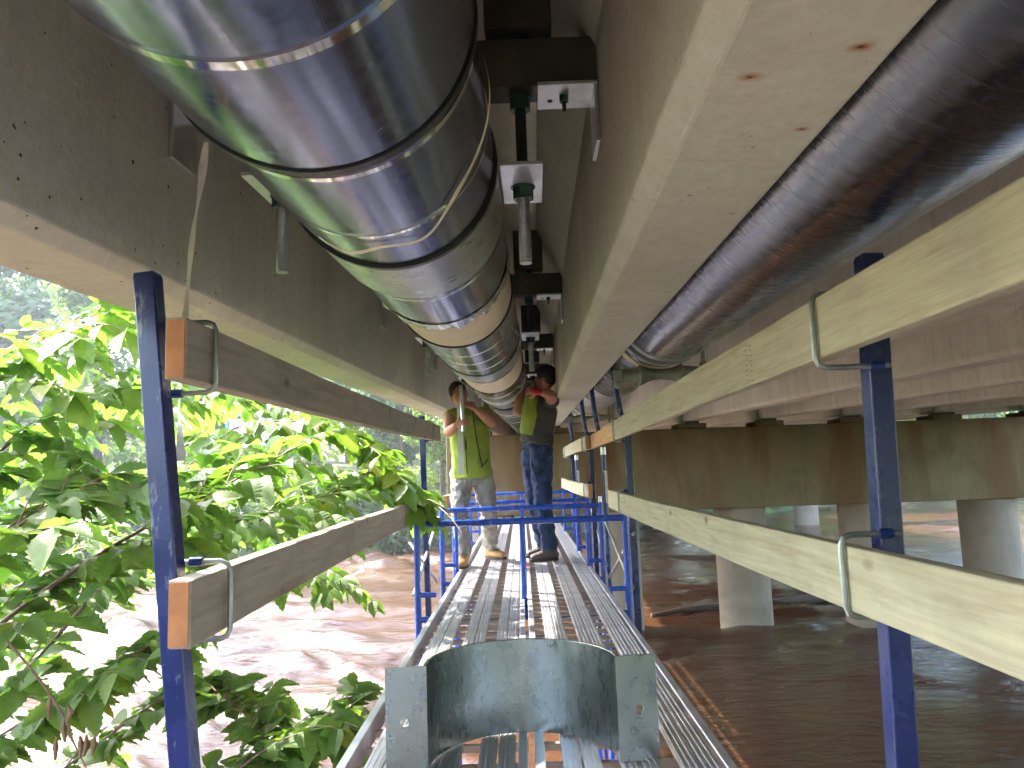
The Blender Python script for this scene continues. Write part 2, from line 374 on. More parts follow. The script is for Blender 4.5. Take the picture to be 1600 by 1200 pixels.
def bank(name, shore, away, mat='bank_earth', rise=((0, -0.5), (1.2, 0.5), (4, 1.6), (9, 2.6), (30, 4.0), (120, 9.0))):
    rng = random.Random(3); pts = smoothpath([(x, y, 0) for x, y in shore], 8); nr = len(rise); vs = []; fs = []
    aw = Vector((away[0], away[1], 0)).normalized()
    for p in pts:
        for k, (d, h) in enumerate(rise):
            vs.append((p.x + aw.x * d + rng.uniform(-.4, .4) * min(1, d), p.y + aw.y * d + rng.uniform(-.4, .4) * min(1, d), WZ + h + rng.uniform(-.15, .15) * (h > 0) * (1 + h * .3)))
    for i in range(len(pts) - 1):
        for k in range(nr - 1):
            a = i * nr + k; fs.append((a, a + 1, a + nr + 1, a + nr))
    m = MB(); m.add(vs, fs); return structure(m.build(name, mat, smooth=True, angle=60))
bank('river_bank_far', [(-90, 6), (-45, 16), (-22, 24), (-6, 30), (17, 47), (45, 66), (120, 110)], (-0.45, 0.9))
bank('river_bank_near', [(-60, 2), (-20, 3.5), (-9, 3.5), (-5.2, 1.5), (-4.4, -6), (-3, -12), (20, -14), (80, -10)], (-0.5, -0.86), rise=((0, -0.5), (0.8, 0.6), (3, 1.8), (8, 3.0), (30, 4.0)))
mb = MB(); sp = [(25, 52.0), (27, 53.2), (29, 54.6), (31, 56)]
top = [Vector((x, y, WZ + 0.02)) for x, y in sp]; mid = [Vector((x - .6, y + 1.2, WZ + .5)) for x, y in sp]
mb.add(top + mid, [(i, i + 1, i + 5, i + 4) for i in range(3)]); structure(mb.build('mud_bank', 'mud_orange', smooth=True))

# ------------------------------------------------------------------ the bridge
D0, D1, DP = -10.0, 14.55, 14.3
HG = 0.482
def girder(name, cx, label, mat, d0=D0, d1=D1):
    hw, ch = 0.14, 0.034; L, Rr = cx - hw, cx + hw
    poly = [(L, HG + ch), (L + ch, HG), (Rr - ch, HG), (Rr, HG + ch), (Rr, 1.16), (Rr + 0.16, 1.488), (L - 0.16, 1.488), (L, 1.16)]
    m = MB(); m.prism(poly, lambda x, z: B(x, d0, z), lambda x, z: B(x, d1, z))
    o = m.build(name, mat, bevel=0.006, origin=B(cx, 0, HG)); return o
GC = [-1.147, 0.356, 1.70, 3.05, 4.55, 6.2, 8.0, 9.8]
gl = ['concrete girder left of the shiny pipe, above the river foliage', 'concrete girder with rust spots between the shiny pipe and the black pipe',
      'concrete girder just behind the black pipe', 'concrete girder visible below the upper right board, third from the shiny pipe',
      'concrete girder beyond the right boards, fourth from the shiny pipe', 'shadowed concrete girder, fifth from the shiny pipe',
      'shadowed concrete girder, sixth from the shiny pipe', 'outermost concrete girder at the far right edge of the bridge']
def to_girder(px, py, cx):           # rust spots: where they sit on the girder's underside
    v = AR * (px - 800) + AU * (600 - py) + AF * 1150
    t = HG / (v.z - GZ * v.y); p = CAM + v * t; return p - B(cx, 0, HG)
spots = []
for px, py, r in ((1172, 121, .0105), (1345, 74, .011), (1253, 202, .0075), (1145, 334, .006)):
    p = to_girder(px, py, GC[1]); spots.append((p.x, p.y, p.z, r))
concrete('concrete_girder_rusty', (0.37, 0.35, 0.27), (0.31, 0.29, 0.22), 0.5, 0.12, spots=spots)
for i, cx in enumerate(GC):
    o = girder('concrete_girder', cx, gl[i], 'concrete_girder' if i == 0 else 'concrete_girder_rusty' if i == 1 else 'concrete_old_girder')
    tag(o, gl[i], 'girder', 'concrete girders of the near span')
    if i == 1: RUSTY = o
for i, cx in enumerate(GC):
    o = girder('concrete_girder', cx, '', 'concrete_old_girder', 14.65, 37.2)
    tag(o, 'far-span concrete girder beyond the pier, in line with the ' + ['leftmost girder', 'rust-spotted girder', 'girder behind the black pipe', 'third girder from the shiny pipe', 'fourth girder from the shiny pipe', 'fifth girder from the shiny pipe', 'sixth girder from the shiny pipe', 'outermost right girder'][i], 'girder', 'concrete girders of the far span')
m = MB(); m.prism([(-1.85, 1.49), (10.5, 1.49), (10.5, 1.75), (-1.85, 1.75)], lambda x, z: B(x, D0 - 2, z), lambda x, z: B(x, 60, z))
dk = m.build('bridge_deck', 'concrete_deck', origin=B(0, 0, 1.49)); tag(dk, 'concrete bridge deck slab seen from below between the girders', 'bridge deck')
# crack across the rusty girder's underside
c0, c1 = to_girder(1022, 250, GC[1]) + B(GC[1], 0, HG), to_girder(1215, 251, GC[1]) + B(GC[1], 0, HG)
crk = MB(); rc = random.Random(9); pv = []
for k in range(15):
    p = c0.lerp(c1, k / 14) + Vector((0, rc.uniform(-.006, .006), -.0004)); pv += [p + Vector((0, -.0011, 0)), p + Vector((0, .0011, 0))]
crk.add(pv, [(2 * k, 2 * k + 1, 2 * k + 3, 2 * k + 2) for k in range(14)]); crk.build('crack', 'ink', RUSTY)
# piers
def pier(name, d, x0, x1, cols, ztop, zbot, label, rad):
    t = thing(name, label, 'pier', (x0, d, WZ))
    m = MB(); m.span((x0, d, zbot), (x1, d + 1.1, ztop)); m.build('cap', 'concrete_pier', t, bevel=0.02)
    for cx in cols:
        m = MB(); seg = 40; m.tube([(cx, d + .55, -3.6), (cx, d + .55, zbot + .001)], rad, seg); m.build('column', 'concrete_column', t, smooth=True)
    return t
p1 = pier('bridge_pier', DP, -1.45, 11.0, [-0.68, 1.78, 4.28, 6.75, 9.15], 1.575, 0.025, 'stained concrete pier cap on round columns standing in the river', 0.5)
for cx in GC:
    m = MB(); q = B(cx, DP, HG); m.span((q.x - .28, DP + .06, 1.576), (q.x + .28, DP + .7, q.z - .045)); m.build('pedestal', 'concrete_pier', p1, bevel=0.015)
    m = MB(); m.span((q.x - .13, DP + .04, q.z - .044), (q.x + .13, DP + .5, q.z - .004)); m.build('bearing_pad', 'black_rubber', p1)
p2 = pier('bridge_pier', 36.6, -2, 19.5, [-.2, 3.4, 7.0, 10.5, 14.0, 17.4], 2.0, 0.2, 'far concrete pier standing in green lit water beyond the stained pier', 0.58)

# ------------------------------------------------------------------ insulated pipe
PX, PZ, PR = -0.358, 0.771, 0.2805
def ringpipe(d0, d1, r, seg=72, th=0.0, wob=0.0, rng=None, cx=PX, cz=PZ, caps=True):
    m = MB(); n = seg; vs = []
    rows = [(d0, r), (d1, r)] if not wob else [(d0, r), (d1, r)]
    for k, (d, rr) in enumerate(rows):
        for j in range(n):
            t = 2 * math.pi * j / n; dd = d + (rng.uniform(-wob, wob) if (wob and k == 1) else 0); r2 = rr + (rng.uniform(-.006, .008) if (wob and k == 1) else 0)
            vs.append(B(cx + r2 * math.cos(t), dd, cz + r2 * math.sin(t)))
    fs = [(j, (j + 1) % n, n + (j + 1) % n, n + j) for j in range(n)]
    if caps: fs += [tuple(range(n))[::-1], tuple(range(n, 2 * n))]
    m.add(vs, fs); return m
def arcband(d0, d1, ri, ro, a0, a1, n=48, cx=PX, cz=PZ):
    m = MB(); vs = []
    for j in range(n + 1):
        t = a0 + (a1 - a0) * j / n
        for d, r in ((d0, ri), (d0, ro), (d1, ro), (d1, ri)): vs.append(B(cx + r * math.cos(t), d, cz + r * math.sin(t)))
    fs = []
    for j in range(n):
        for k in range(4): a = j * 4; fs.append((a + k, a + (k + 1) % 4, a + 4 + (k + 1) % 4, a + 4 + k))
    fs += [(0, 1, 2, 3), tuple(n * 4 + k for k in (3, 2, 1, 0))]
    m.add(vs, fs); return m
pipe = thing('insulated_pipe', 'large insulated pipe in shiny metal jacketing hung between the girders', 'pipe', B(PX, 0, PZ))
def pp(m, name, mat, smooth=True): return m.build(name, mat, pipe, smooth=smooth)
r1, r2, r3 = PR, PR - .005, PR - .006
pp(ringpipe(-9, -1.6, r1), 'jacket', 'steel_jacket'); pp(ringpipe(-1.6, 0.28, r1 - .001), 'jacket', 'steel_jacket')
pp(ringpipe(0.27, 1.205, r1), 'jacket', 'steel_jacket')
pp(ringpipe(0.845, 0.865, r1 + .003), 'band', 'bright_band')
pp(ringpipe(1.2, 1.222, r1 + .004), 'seal_ring', 'black_rubber')
pp(ringpipe(1.215, 1.872, r2), 'jacket', 'steel_jacket')
pp(ringpipe(1.245, 1.262, r2 + .003), 'band', 'bright_band')
pp(ringpipe(1.60, 1.613, r2 + .003), 'band', 'bright_band')
pp(ringpipe(1.862, 1.885, r2 + .009), 'seal_ring', 'black_rubber')
pp(ringpipe(1.88, 2.84, r3), 'jacket', 'steel_jacket')
pp(ringpipe(2.33, 2.337, r3 + .002), 'seam', 'bright_band')
rg = random.Random(5)
fo = ringpipe(2.76, 2.865, r3 + .004, wob=0.022, rng=rg, caps=False); pp(fo, 'crumpled_foil_edge', 'foil', False)
pp(ringpipe(2.80, 2.872, r3 + .001), 'seal_ring', 'black_rubber')
pp(ringpipe(2.86, 3.42, PR - .011), 'insulation', 'cream_insulation')
pp(ringpipe(3.405, 4.72, r3), 'jacket', 'steel_jacket'); pp(ringpipe(3.40, 3.412, r3 + .003), 'seal_ring', 'black_rubber')
for q in (3.75, 4.1, 4.42): pp(ringpipe(q, q + .008, r3 + .0018), 'seam', 'bright_band')
pp(ringpipe(4.70, 4.725, r3 + .005), 'seal_ring', 'black_rubber')
pp(ringpipe(4.72, 5.25, r3 - .002), 'jacket', 'steel_jacket')
pp(ringpipe(5.245, 6.22, PR - .011), 'insulation', 'cream_insulation')
pp(ringpipe(6.21, 8.3, r3), 'jacket', 'steel_jacket'); pp(ringpipe(6.2, 6.212, r3 + .003), 'seal_ring', 'black_rubber')
for q in (6.7, 7.4, 7.9): pp(ringpipe(q, q + .012, r3 + .002), 'seam', 'bright_band')
pp(ringpipe(8.27, 8.33, r3 + .004), 'band', 'galvanised')
pp(ringpipe(8.3, 8.9, PR - .05), 'shadow_gap_pipe', 'black_rubber')  # recessed pipe coloured black to paint the dark shadow past the jacket end
q = 8.9
for k in range(7):
    pp(ringpipe(q, q + .75, PR - .006), 'jacket', 'steel_jacket'); pp(ringpipe(q + .72, q + .80, PR - .003), 'band', 'galvanised')
    pp(ringpipe(q + .78, q + 1.02, PR - .014), 'insulation', 'cream_insulation'); q += 1.0
pp(ringpipe(q, 37, PR - .006), 'jacket', 'steel_jacket')
# loose masking tape wound round the pipe
m = MB(); vs = []; nn = 60
for j in range(nn + 1):
    t = R_(-115) + R_(190) * j / nn; d = 1.63 + 0.09 * math.sin(j * .13) - 0.0035 * j + .02 * math.sin(j * .5); r = r2 + .007 + .012 * max(0, math.sin(j * .21 + 1)) ** 3
    wv = .012 + .010 * max(0, math.sin(j * .35)) ** 2
    vs += [B(PX + r * math.cos(t), d, PZ + r * math.sin(t)), B(PX + (r + .002) * math.cos(t), d + wv, PZ + (r + .002) * math.sin(t))]
m.add(vs, [(2 * j, 2 * j + 1, 2 * j + 3, 2 * j + 2) for j in range(nn)]); pp(m, 'tape', 'tape', False)

# hangers
def hanger(d, label, k):
    t = thing('pipe_hanger', label, 'pipe hanger', B(PX, d, 1.04), 'pipe hangers between the girders')
    xl, xr = GC[0] + .14 + .001, GC[1] - .14 - .001
    m = MB(); q = lambda dd: (lambda x, z: B(x, dd, z))
    m.prism([(xl, 1.045), (xr, 1.045), (xr, 1.19), (xl, 1.19)], q(d - .05), q(d - .042))
    m.prism([(xl, 1.045), (xr, 1.045), (xr, 1.054), (xl, 1.054)], q(d - .043), q(d + .05)); m.prism([(xl, 1.181), (xr, 1.181), (xr, 1.19), (xl, 1.19)], q(d - .043), q(d + .05))
    m.build('channel_beam', 'steel_channel', t)
    for s, xe in ((1, xr), (-1, xl)):
        a = xe - s * .172; m = MB()
        m.prism([(a, 1.032), (xe, 1.032), (xe, 1.044), (a, 1.044)], q(d - .075), q(d + .075)); bf = m.build('bracket_flange', 'zinc_white', t, bevel=.002)
        m = MB(); m.prism([(xe - s * .0125, .862), (xe - s * .0005, .862), (xe - s * .0005, 1.0315), (xe - s * .0125, 1.0315)], q(d - .075), q(d + .075)); m.build('bracket_leg', 'zinc_white', t, bevel=.002)
        m = MB(); bx = xe - s * .095; m.hexnut(B(bx, d - .01, 1.022), .014, .02); m.tube([B(bx, d - .01, .985), B(bx, d - .01, 1.03)], .006, 8); m.build('bolt', 'nut_green', bf)
        m = MB(); bx = xe - s * .135; m.tube([B(bx, d + .02, 1.0295), B(bx, d + .02, 1.0325)], .008, 10); m.build('bolt_hole', 'black_rubber', bf)
        rx = PX + s * .349
        m = MB(); m.tube([B(rx, d, .785), B(rx, d, 1.47)], .0165, 12); ur = m.build('upper_rod', 'rod_dark', t, smooth=True)
        m = MB(); pts = []; rs = []
        z = .535
        while z < .77: pts += [B(rx, d, z), B(rx, d, z + .003)]; rs += [.0168, .0185]; z += .006
        m.tube(pts, rs, 12); m.build('threaded_rod', 'rod_zinc', t, smooth=True)
        for zz, mt in ((1.012, 'nut_green'), (.795, 'nut_green'), (.742, 'nut_green'), (1.2, 'nut_green')):
            m = MB(); m.hexnut(B(rx, d, zz), .031, .034); m.tube([B(rx, d, zz + .017), B(rx, d, zz + .021)], .036, 16); m.build('nut', mt, ur)
        m = MB(); m.prism([(rx - .095, 1.22), (rx + .10, 1.22), (rx + .10, 1.489), (rx - .095, 1.489)], q(d - .06), q(d + .10)); m.build('anchor_box', 'steel_channel', t, bevel=.003)
        # saddle flange
        e = PX + s * (PR + .0075); m = MB()
        m.prism([(e, .762), (e + s * .118, .762), (e + s * .118, .774), (e, .774)], q(d - .165), q(d + .14)); m.build('saddle_flange', 'zinc_white', t, bevel=.002)
    m = arcband(d - .17, d + .20, r2 + .0005, PR + .002, R_(180 - 22), R_(360 + 22)); m.build('saddle_shell', 'galvanised', t, smooth=True)
    return t
for k, (d, lb) in enumerate(((2.05, 'nearest pipe hanger: steel channel, zinc brackets and threaded rods around pipe'), (4.88, 'second pipe hanger along the shiny pipe, in front of the workers'),
                             (7.45, 'pipe hanger the two workers are fitting'), (10.0, 'pipe hanger just behind the workers, in shadow'), (12.6, 'farthest pipe hanger, close to the stained pier'))):
    hanger(d, lb, k)
# white strap hanging from the pipe
m = MB(); pts = [at(322, 222, 1.75), at(312, 300, 1.75), at(302, 360, 1.75), at(294, 440, 1.75), at(286, 540, 1.75), at(280, 640, 1.75), at(283, 720, 1.75)]
pts = smoothpath(pts, 5); vs = []
for i, p in enumerate(pts):
    wv = Vector((.006 + .003 * math.sin(i * .7), .004 * math.sin(i * .45), 0)); vs += [p - wv, p + wv, p + wv + Vector((0, .002, 0)), p - wv + Vector((0, .002, 0))]
fs = [(4 * i + k, 4 * i + (k + 1) % 4, 4 * i + 4 + (k + 1) % 4, 4 * i + 4 + k) for i in range(len(pts) - 1) for k in range(4)]
m.add(vs, fs); tag(m.build('webbing_strap', 'strap_white', origin=pts[-1]), 'thin white strap hanging down in front of the left girder', 'strap')

# ------------------------------------------------------------------ black coated pipe on rollers
QX, QZ, QR = 0.791, 0.7735, 0.290
bp = thing('coated_pipe', 'black coated pipe with grey couplings running beside the girder on the right', 'pipe', B(QX, 0, QZ))
def qp(d0, d1, r, name, mat): ringpipe(d0, d1, r, cx=QX, cz=QZ).build(name, mat, bp, smooth=True)
simple('coupling_grey', (0.27, 0.27, 0.28), 0.4, 0.6, 0.25, 9); simple('coupling_pale', (0.45, 0.43, 0.38), 0.45, 0.3, 0.2, 9)
qp(-9, 4.12, QR, 'barrel', 'black_coating'); qp(4.08, 4.16, QR + .006, 'band', 'coupling_grey'); qp(4.16, 4.28, QR - .004, 'barrel', 'black_coating')
qp(4.28, 4.37, QR + .006, 'band', 'coupling_grey'); qp(4.37, 4.50, QR - .002, 'barrel', 'black_coating'); qp(4.5, 4.62, QR + .003, 'insulation', 'cream_insulation')
qp(4.62, 7.1, QR - .022, 'barrel', 'black_coating')
for q in (5.1, 5.75, 6.0, 6.95): qp(q, q + .06, QR - .016, 'band', 'coupling_grey')
qp(7.1, 9.9, QR - .012, 'barrel', 'coupling_grey'); qp(7.08, 7.16, QR - .004, 'band', 'coupling_pale')
for q in (8.2, 9.3, 9.85): qp(q, q + .07, QR - .004, 'band', 'coupling_pale')
qp(9.9, 37, QR - .02, 'barrel', 'coupling_grey')
for q in (10.6, 11.4, 12.2, 13.0): qp(q, q + .3, QR - .01, 'band', 'coupling_pale')
for d, lb in ((4.56, 'cast roller support hanging under the black pipe'), (10.6, 'far roller support under the black pipe near the pier')):
    t = thing('pipe_roller', lb, 'pipe roller', B(QX, d, .42), 'roller supports of the black pipe')
    m = MB(); prof = [(-.30, .03), (-.24, .03), (-.235, .042), (-.14, .052), (-.13, .068), (-.07, .038), (0, .030), (.07, .038), (.13, .068), (.14, .052), (.235, .042), (.24, .03), (.30, .03)]
    m.tube([B(QX + a, d, QZ - QR - .035) for a, r in prof], [r for a, r in prof], 16); m.build('roller', 'cast_iron', t, smooth=True, angle=25)
    for s in (-1, 1):
        m = MB(); m.tube([B(QX + s * .27, d, .37), B(QX + s * .27, d, 1.48)], .0125, 10); m.build('rod', 'cast_iron', t, smooth=True)
        m = MB(); m.box(B(QX + s * .27, d, QZ - QR - .035), (.06, .07, .07)); m.hexnut(B(QX + s * .27, d, QZ - QR + .02), .028, .03); m.hexnut(B(QX + s * .27, d, QZ - QR - .09), .026, .03); m.build('end_block', 'cast_iron', t, bevel=.004)

# ------------------------------------------------------------------ scaffold planks
def slat_mesh(name, w, L, ridges=5):
    prof = [(-w / 2, -.02), (-w / 2, 0)]
    for k in range(ridges):
        a = -w / 2 + w * (k + .12) / ridges; b = -w / 2 + w * (k + .62) / ridges
        prof += [(a, 0), (a + .0015, .003), (b - .0015, .003), (b, 0)]
    prof += [(w / 2, 0), (w / 2, -.02)]
    m = MB(); m.prism(prof, lambda x, z: Vector((x, 0, z - .003)), lambda x, z: Vector((x, L, z - .003))); return m
def inst(name, me, parent, loc):
    o = bpy.data.objects.new(name, me); C.objects.link(o); o.parent = parent; o.location = loc; return o
def plank(x0, d0, z0, d1, z1, label, nr):
    L = math.hypot(d1 - d0, z1 - z0); t = thing('scaffold_plank', label, 'scaffold plank', (x0, d0, z0), 'aluminium scaffold planks')
    t.rotation_euler.x = math.atan2(z1 - z0, d1 - d0)
    W = .588
    key = round(L, 3)
    def mk(m, name, mat, loc):
        me_o = m.build(name, mat); me = me_o.data; bpy.data.objects.remove(me_o); return me
    rail = MB().span((0, 0, -.075), (.032, L, .004)); rme = mk(rail, 'side_rail', 'aluminium', None)
    for xx in (0, W - .032):
        o = inst('side_rail', rme, t, (xx, 0, 0)); b = o.modifiers.new('b', 'BEVEL'); b.width = .003; b.segments = 1
    sme = mk(slat_mesh('slat', .054, L - .01, 3), 'slat', 'aluminium', None)
    for k, xx in enumerate((.112, .172, .286, .346, .460, .520)): inst('slat', sme, t, (xx, .005, 0))
    rung = MB().span((.03, -.012, -.068), (W - .03, .012, -.045)); gme = mk(rung, 'rung', 'aluminium_rung', None)
    for k in range(nr): inst('rung', gme, t, (0, .08 + (L - .16) * k / (nr - 1), 0))
    cl = mk(MB().span((-.004, -.03, -.05), (.028, .03, .018)), 'end_clip', 'red_plastic', None)
    for xx in (.0, W - .02): inst('end_clip', cl, t, (xx - .002, L - .05 if d0 < 5 else .05, 0.0))
    return t
plank(-.598, -.8, 0, 6.96, 0, 'left of the two near aluminium planks, under the bent steel saddle', 44)
plank(.010, -.8, 0, 6.96, 0, 'right of the two near aluminium planks, on the pier side', 44)
plank(-.598, 6.985, .004, 14.15, .012, 'left far aluminium plank under the worker in grey trousers', 40)
plank(.010, 6.985, .004, 14.15, .012, 'right far aluminium plank under the worker in blue jeans', 40)

# ------------------------------------------------------------------ scaffold frames
def tubeobj(name, pts, r, mat, parent, seg=12): m = MB(); m.tube(pts, r, seg); return m.build(name, mat, parent, smooth=True)
XL, XR = -.745, .705
def frame(d, zr, label, tall=True):
    t = thing('scaffold_trestle', label, 'scaffold frame', ((XL + XR) / 2, d, WZ), 'blue scaffold frames under the planks')
    for x in (XL, XR): tubeobj('leg', [(x, d, -3.2), (x, d, zr + .01)], .0235, 'blue_paint', t)
    tubeobj('top_rail', [(XL, d, zr - .02), (XR, d, zr - .02)], .0225, 'blue_paint', t)
    tubeobj('lower_rail', [(XL, d, -.115), (XR, d, -.115)], .0215, 'blue_paint', t)
    tubeobj('centre_post', [((XL + XR) / 2 + .01, d, -.11), ((XL + XR) / 2 + .01, d, zr - .02)], .0205, 'blue_paint', t)
    for x, s in ((XL, 1), (XR, -1)):
        tubeobj('short_rail', [(x, d, .05), (x + s * .13, d, .05)], .017, 'blue_paint', t); tubeobj('inner_leg', [(x + s * .13, d, -.9), (x + s * .13, d, zr - .02)], .017, 'blue_paint', t) if d > 6 else None
        tubeobj('coupling_pin', [(x, d, zr + .008), (x, d, zr + .06)], .016, 'brace_zinc', t)
    return t
frame(1.35, .02, 'blue scaffold frame below the near planks')
frame(5.2, .55, 'nearest blue scaffold frame, its rail crossing in front of the workers')
frame(6.8, .56, 'second blue scaffold frame, behind the workers\' shins')
frame(8.0, .565, 'third blue scaffold frame behind the workers')
frame(10.5, .58, 'farthest blue scaffold frame near the pier')
def brace(a, b, label):
    m = MB(); m.tube([a, b], .0125, 8); o = m.build('cross_brace', 'brace_zinc', smooth=True, origin=a); tag(o, label, 'cross brace', 'grey cross braces of the scaffold'); return o
brace((XR + .03, 5.2, .05), (XR + .03, 6.8, .42), 'right cross brace rising away from the nearest blue frame')
brace((XR + .055, 5.2, .42), (XR + .055, 6.8, -.1), 'right cross brace falling away from the nearest blue frame')
brace((XL - .03, 5.2, .05), (XL - .03, 6.8, .48), 'left cross brace rising away from the nearest blue frame')
brace((XL - .055, 5.2, .42), (XL - .055, 6.8, -.1), 'left cross brace falling away from the nearest blue frame')
brace((XR + .03, 6.8, .0), (XR + .03, 8.0, .45), 'right cross brace between second and third blue frames')
# tall round frame posts along the right edge
for i, (d, x1) in enumerate(((5.32, .70), (6.95, .70), (8.15, .70), (10.6, .72))):
    lb = ['tall dark blue tube beside the nearest right post, pin at top', 'second tall dark blue tube along the right rail', 'third tall dark blue tube along the right rail', 'farthest tall dark blue tube along the right rail'][i]
    t = thing('guard_tube', lb, 'scaffold tube', (x1, d, WZ), 'tall blue tubes along the right side')
    zt = 1.53 + .018 * d
    tubeobj('lower_tube', [(x1 + .08, d, -2.9), (x1 + .07, d, 1.08)], .023, 'blue_dark', t)
    tubeobj('upper_tube', smoothpath([(x1 + .07, d, 1.04), (x1 + .055, d, 1.15), (x1 + .015, d, 1.35), (x1 - .01, d, zt)], 4), .0215, 'blue_dark', t)
    tubeobj('coupling_pin', [(x1 - .01, d, zt), (x1 - .012, d, zt + .06)], .014, 'brace_zinc', t)
    tubeobj('cross_pin', [(x1 - .06, d, zt + .035), (x1 + .035, d, zt + .04)], .006, 'brace_zinc', t, 8)
    tubeobj('sleeve', [(x1 + .0715, d, 1.0), (x1 + .07, d, 1.07)], .027, 'brace_zinc', t)
    m = MB(); m.tube([(x1 + .078, d, .55), (x1 + .075, d, .85)], .0242, 12); m.build('worn_sticker', 'strap_white', t, smooth=True)

# ------------------------------------------------------------------ guard posts, hooks and boards
def hook(t, px, d, sgn, zc, inner, half=.082):
    # bent steel rod from the post round the board
    z0, z1 = zc - half, zc + half; r = .022
    ix = inner + sgn * .010; r = -.022
    path = [Vector((px, d, z1)), Vector((ix + sgn * r, d, z1)), Vector((ix + sgn * r * .3, d, z1 + r * .3)), Vector((ix, d, z1 + r)),
            Vector((ix, d, z0 - r)), Vector((ix + sgn * r * .3, d, z0 - r * .3)), Vector((ix + sgn * r, d, z0)), Vector((px, d, z0))]
    m = MB(); m.tube(path, .0065, 8); m.build('board_hook', 'rod_zinc', t, smooth=True)
    for zz in (z0, z1): m = MB(); m.tube([(px + sgn * .015, d, zz), (px + sgn * .045, d, zz)], .011, 8); m.build('weld_boss', 'blue_dark', t)
def post(a, b, label, hooks, sgn, size=.05):
    a, b = Vector(a), Vector(b); t = thing('guard_post', label, 'guard rail post', a, 'blue guard rail posts')
    m = MB(); m.beam(a, b, size, size, Vector((1, 0, 0))); m.build('post', 'blue_post', t, bevel=.004)
    m = MB(); m.beam(b - (b - a).normalized() * .001, b + (b - a).normalized() * .004, size * .9, size * .9); m.build('end_plate', 'blue_dark', t)
    for (zc, inner, half, dd) in hooks:
        k = (zc - a.z) / (b.z - a.z); p = a.lerp(b, k); hook(t, p.x, p.y + dd, sgn, zc, inner, half)
    return t
LA, LB2 = at(312, 1500, 1.70), at(231, 431, 1.70)
def board(a, b, wx, wz, label, mat, end=True, grp='guard rail boards', capmat='end_grain'):
    a, b = Vector(a), Vector(b); t = thing('guard_board', label, 'guard rail board', a, grp)
    rb = random.Random(int(a.x * 977 + a.z * 313)); nb = 10; m = MB(); vs = []; d_ = (b - a).normalized(); sd_ = Vector((1, 0, 0)); sd_ = (sd_ - d_ * d_.x).normalized(); up_ = sd_.cross(d_)
    bow = rb.uniform(-.012, .012)
    for k in range(nb + 1):
        p = a.lerp(b, k / nb) + up_ * (bow * math.sin(math.pi * k / nb)) + sd_ * rb.uniform(-.002, .002)
        for (i_, j_) in ((-1, -1), (1, -1), (1, 1), (-1, 1)): vs.append(p + sd_ * (i_ * wx / 2) + up_ * (j_ * wz / 2 + rb.uniform(-.0015, .0015)))
    m.add(vs, [(3, 2, 1, 0), tuple(nb * 4 + q for q in range(4))] + [(k * 4 + q, k * 4 + (q + 1) % 4, k * 4 + 4 + (q + 1) % 4, k * 4 + 4 + q) for k in range(nb) for q in range(4)]); m.build('plank', mat, t, bevel=.005)
    if end:
        d = (b - a).normalized(); m = MB(); m.beam(a - d * .002, a + d * .002, wx - .009, wz - .009); m.build('end_grain', capmat, t)
    return t
# left side
board((-.766, 1.62, 1.178), (-.735, 6.55, 1.232), .05, .14, 'weathered board with orange cut end, upper rail on the left', 'lumber_weathered')
board((-.725, 1.57, .606), (-.815, 6.6, .602), .05, .14, 'weathered board with orange cut end, lower rail on the left', 'lumber_weathered')
post(LA, LB2, 'leaning blue post at the near left holding two weathered boards', [(1.178, -.739, .086, .05), (.606, -.698, .088, .05)], 1)
post((-.775, 6.0, -.4), (-.80, 6.0, 1.345), 'blue post beside the left worker, at far end of left boards', [(1.222, -.712, .08, .0), (.602, -.79, .08, .0)], 1, .045)
# right side
board((.712, .25, 1.185), (.690, 5.28, 1.142), .04, .14, 'pale yellow board, upper rail on the right, nearest camera', 'lumber_fresh', False)
board((.735, .25, .625), (.700, 5.95, .632), .04, .14, 'pale yellow board, lower rail on the right, below the girders', 'lumber_fresh', False)
board((.733, 5.0, 1.16), (.700, 7.6, 1.13), .04, .13, 'reddish short board joining the upper right rail', 'lumber_orange')
board((.655, 7.2, 1.125), (.600, 10.2, 1.10), .04, .13, 'far pale board of the upper right rail beside jeans worker', 'lumber_fresh')
board((.655, 7.15, .66), (.560, 10.2, .69), .04, .13, 'far pale board of the lower right rail beside jeans worker', 'lumber_fresh')
board((-.79, 7.6, .58), (-.80, 11.0, .60), .04, .14, 'far weathered board behind the left worker\'s legs', 'lumber_weathered')
post(at(1424, 1400, 1.72), at(1357, 402, 1.72), 'shiny blue post at the near right holding two pale boards', [(1.172, .685, .085, -.06), (.626, .706, .088, -.06)], -1, .052)
post((.765, 5.25, -.5), (.760, 5.25, 1.25), 'blue post at the far end of the near right boards', [(1.142, .668, .08, 0), (.632, .682, .08, 0)], -1, .048)
post((.715, 7.5, -.5), (.71, 7.5, 1.22), 'blue post beside the jeans worker holding the far right boards', [(1.125, .63, .075, 0), (.66, .628, .075, 0)], -1, .045)
post((.70, 9.9, -.5), (.69, 9.9, 1.25), 'farthest blue post on the right, close to the pier', [(1.10, .585, .075, 0)], -1, .045)
# a faint row of ink marks on the upper right board
gs = thing('grade_mark', 'faint smudged ink mark on the pale upper right board', 'ink mark', (.669, 2.2, 1.17))
for k in range(16):
    m = MB(); yy = 2.14 + (k % 2) * .04; zz = 1.115 + .0075 * k; m.span((.6812, yy, zz), (.6842, yy + .008 + .006 * (k % 3), zz + .0022))
    o = m.build('ink_stroke', 'ink', gs)

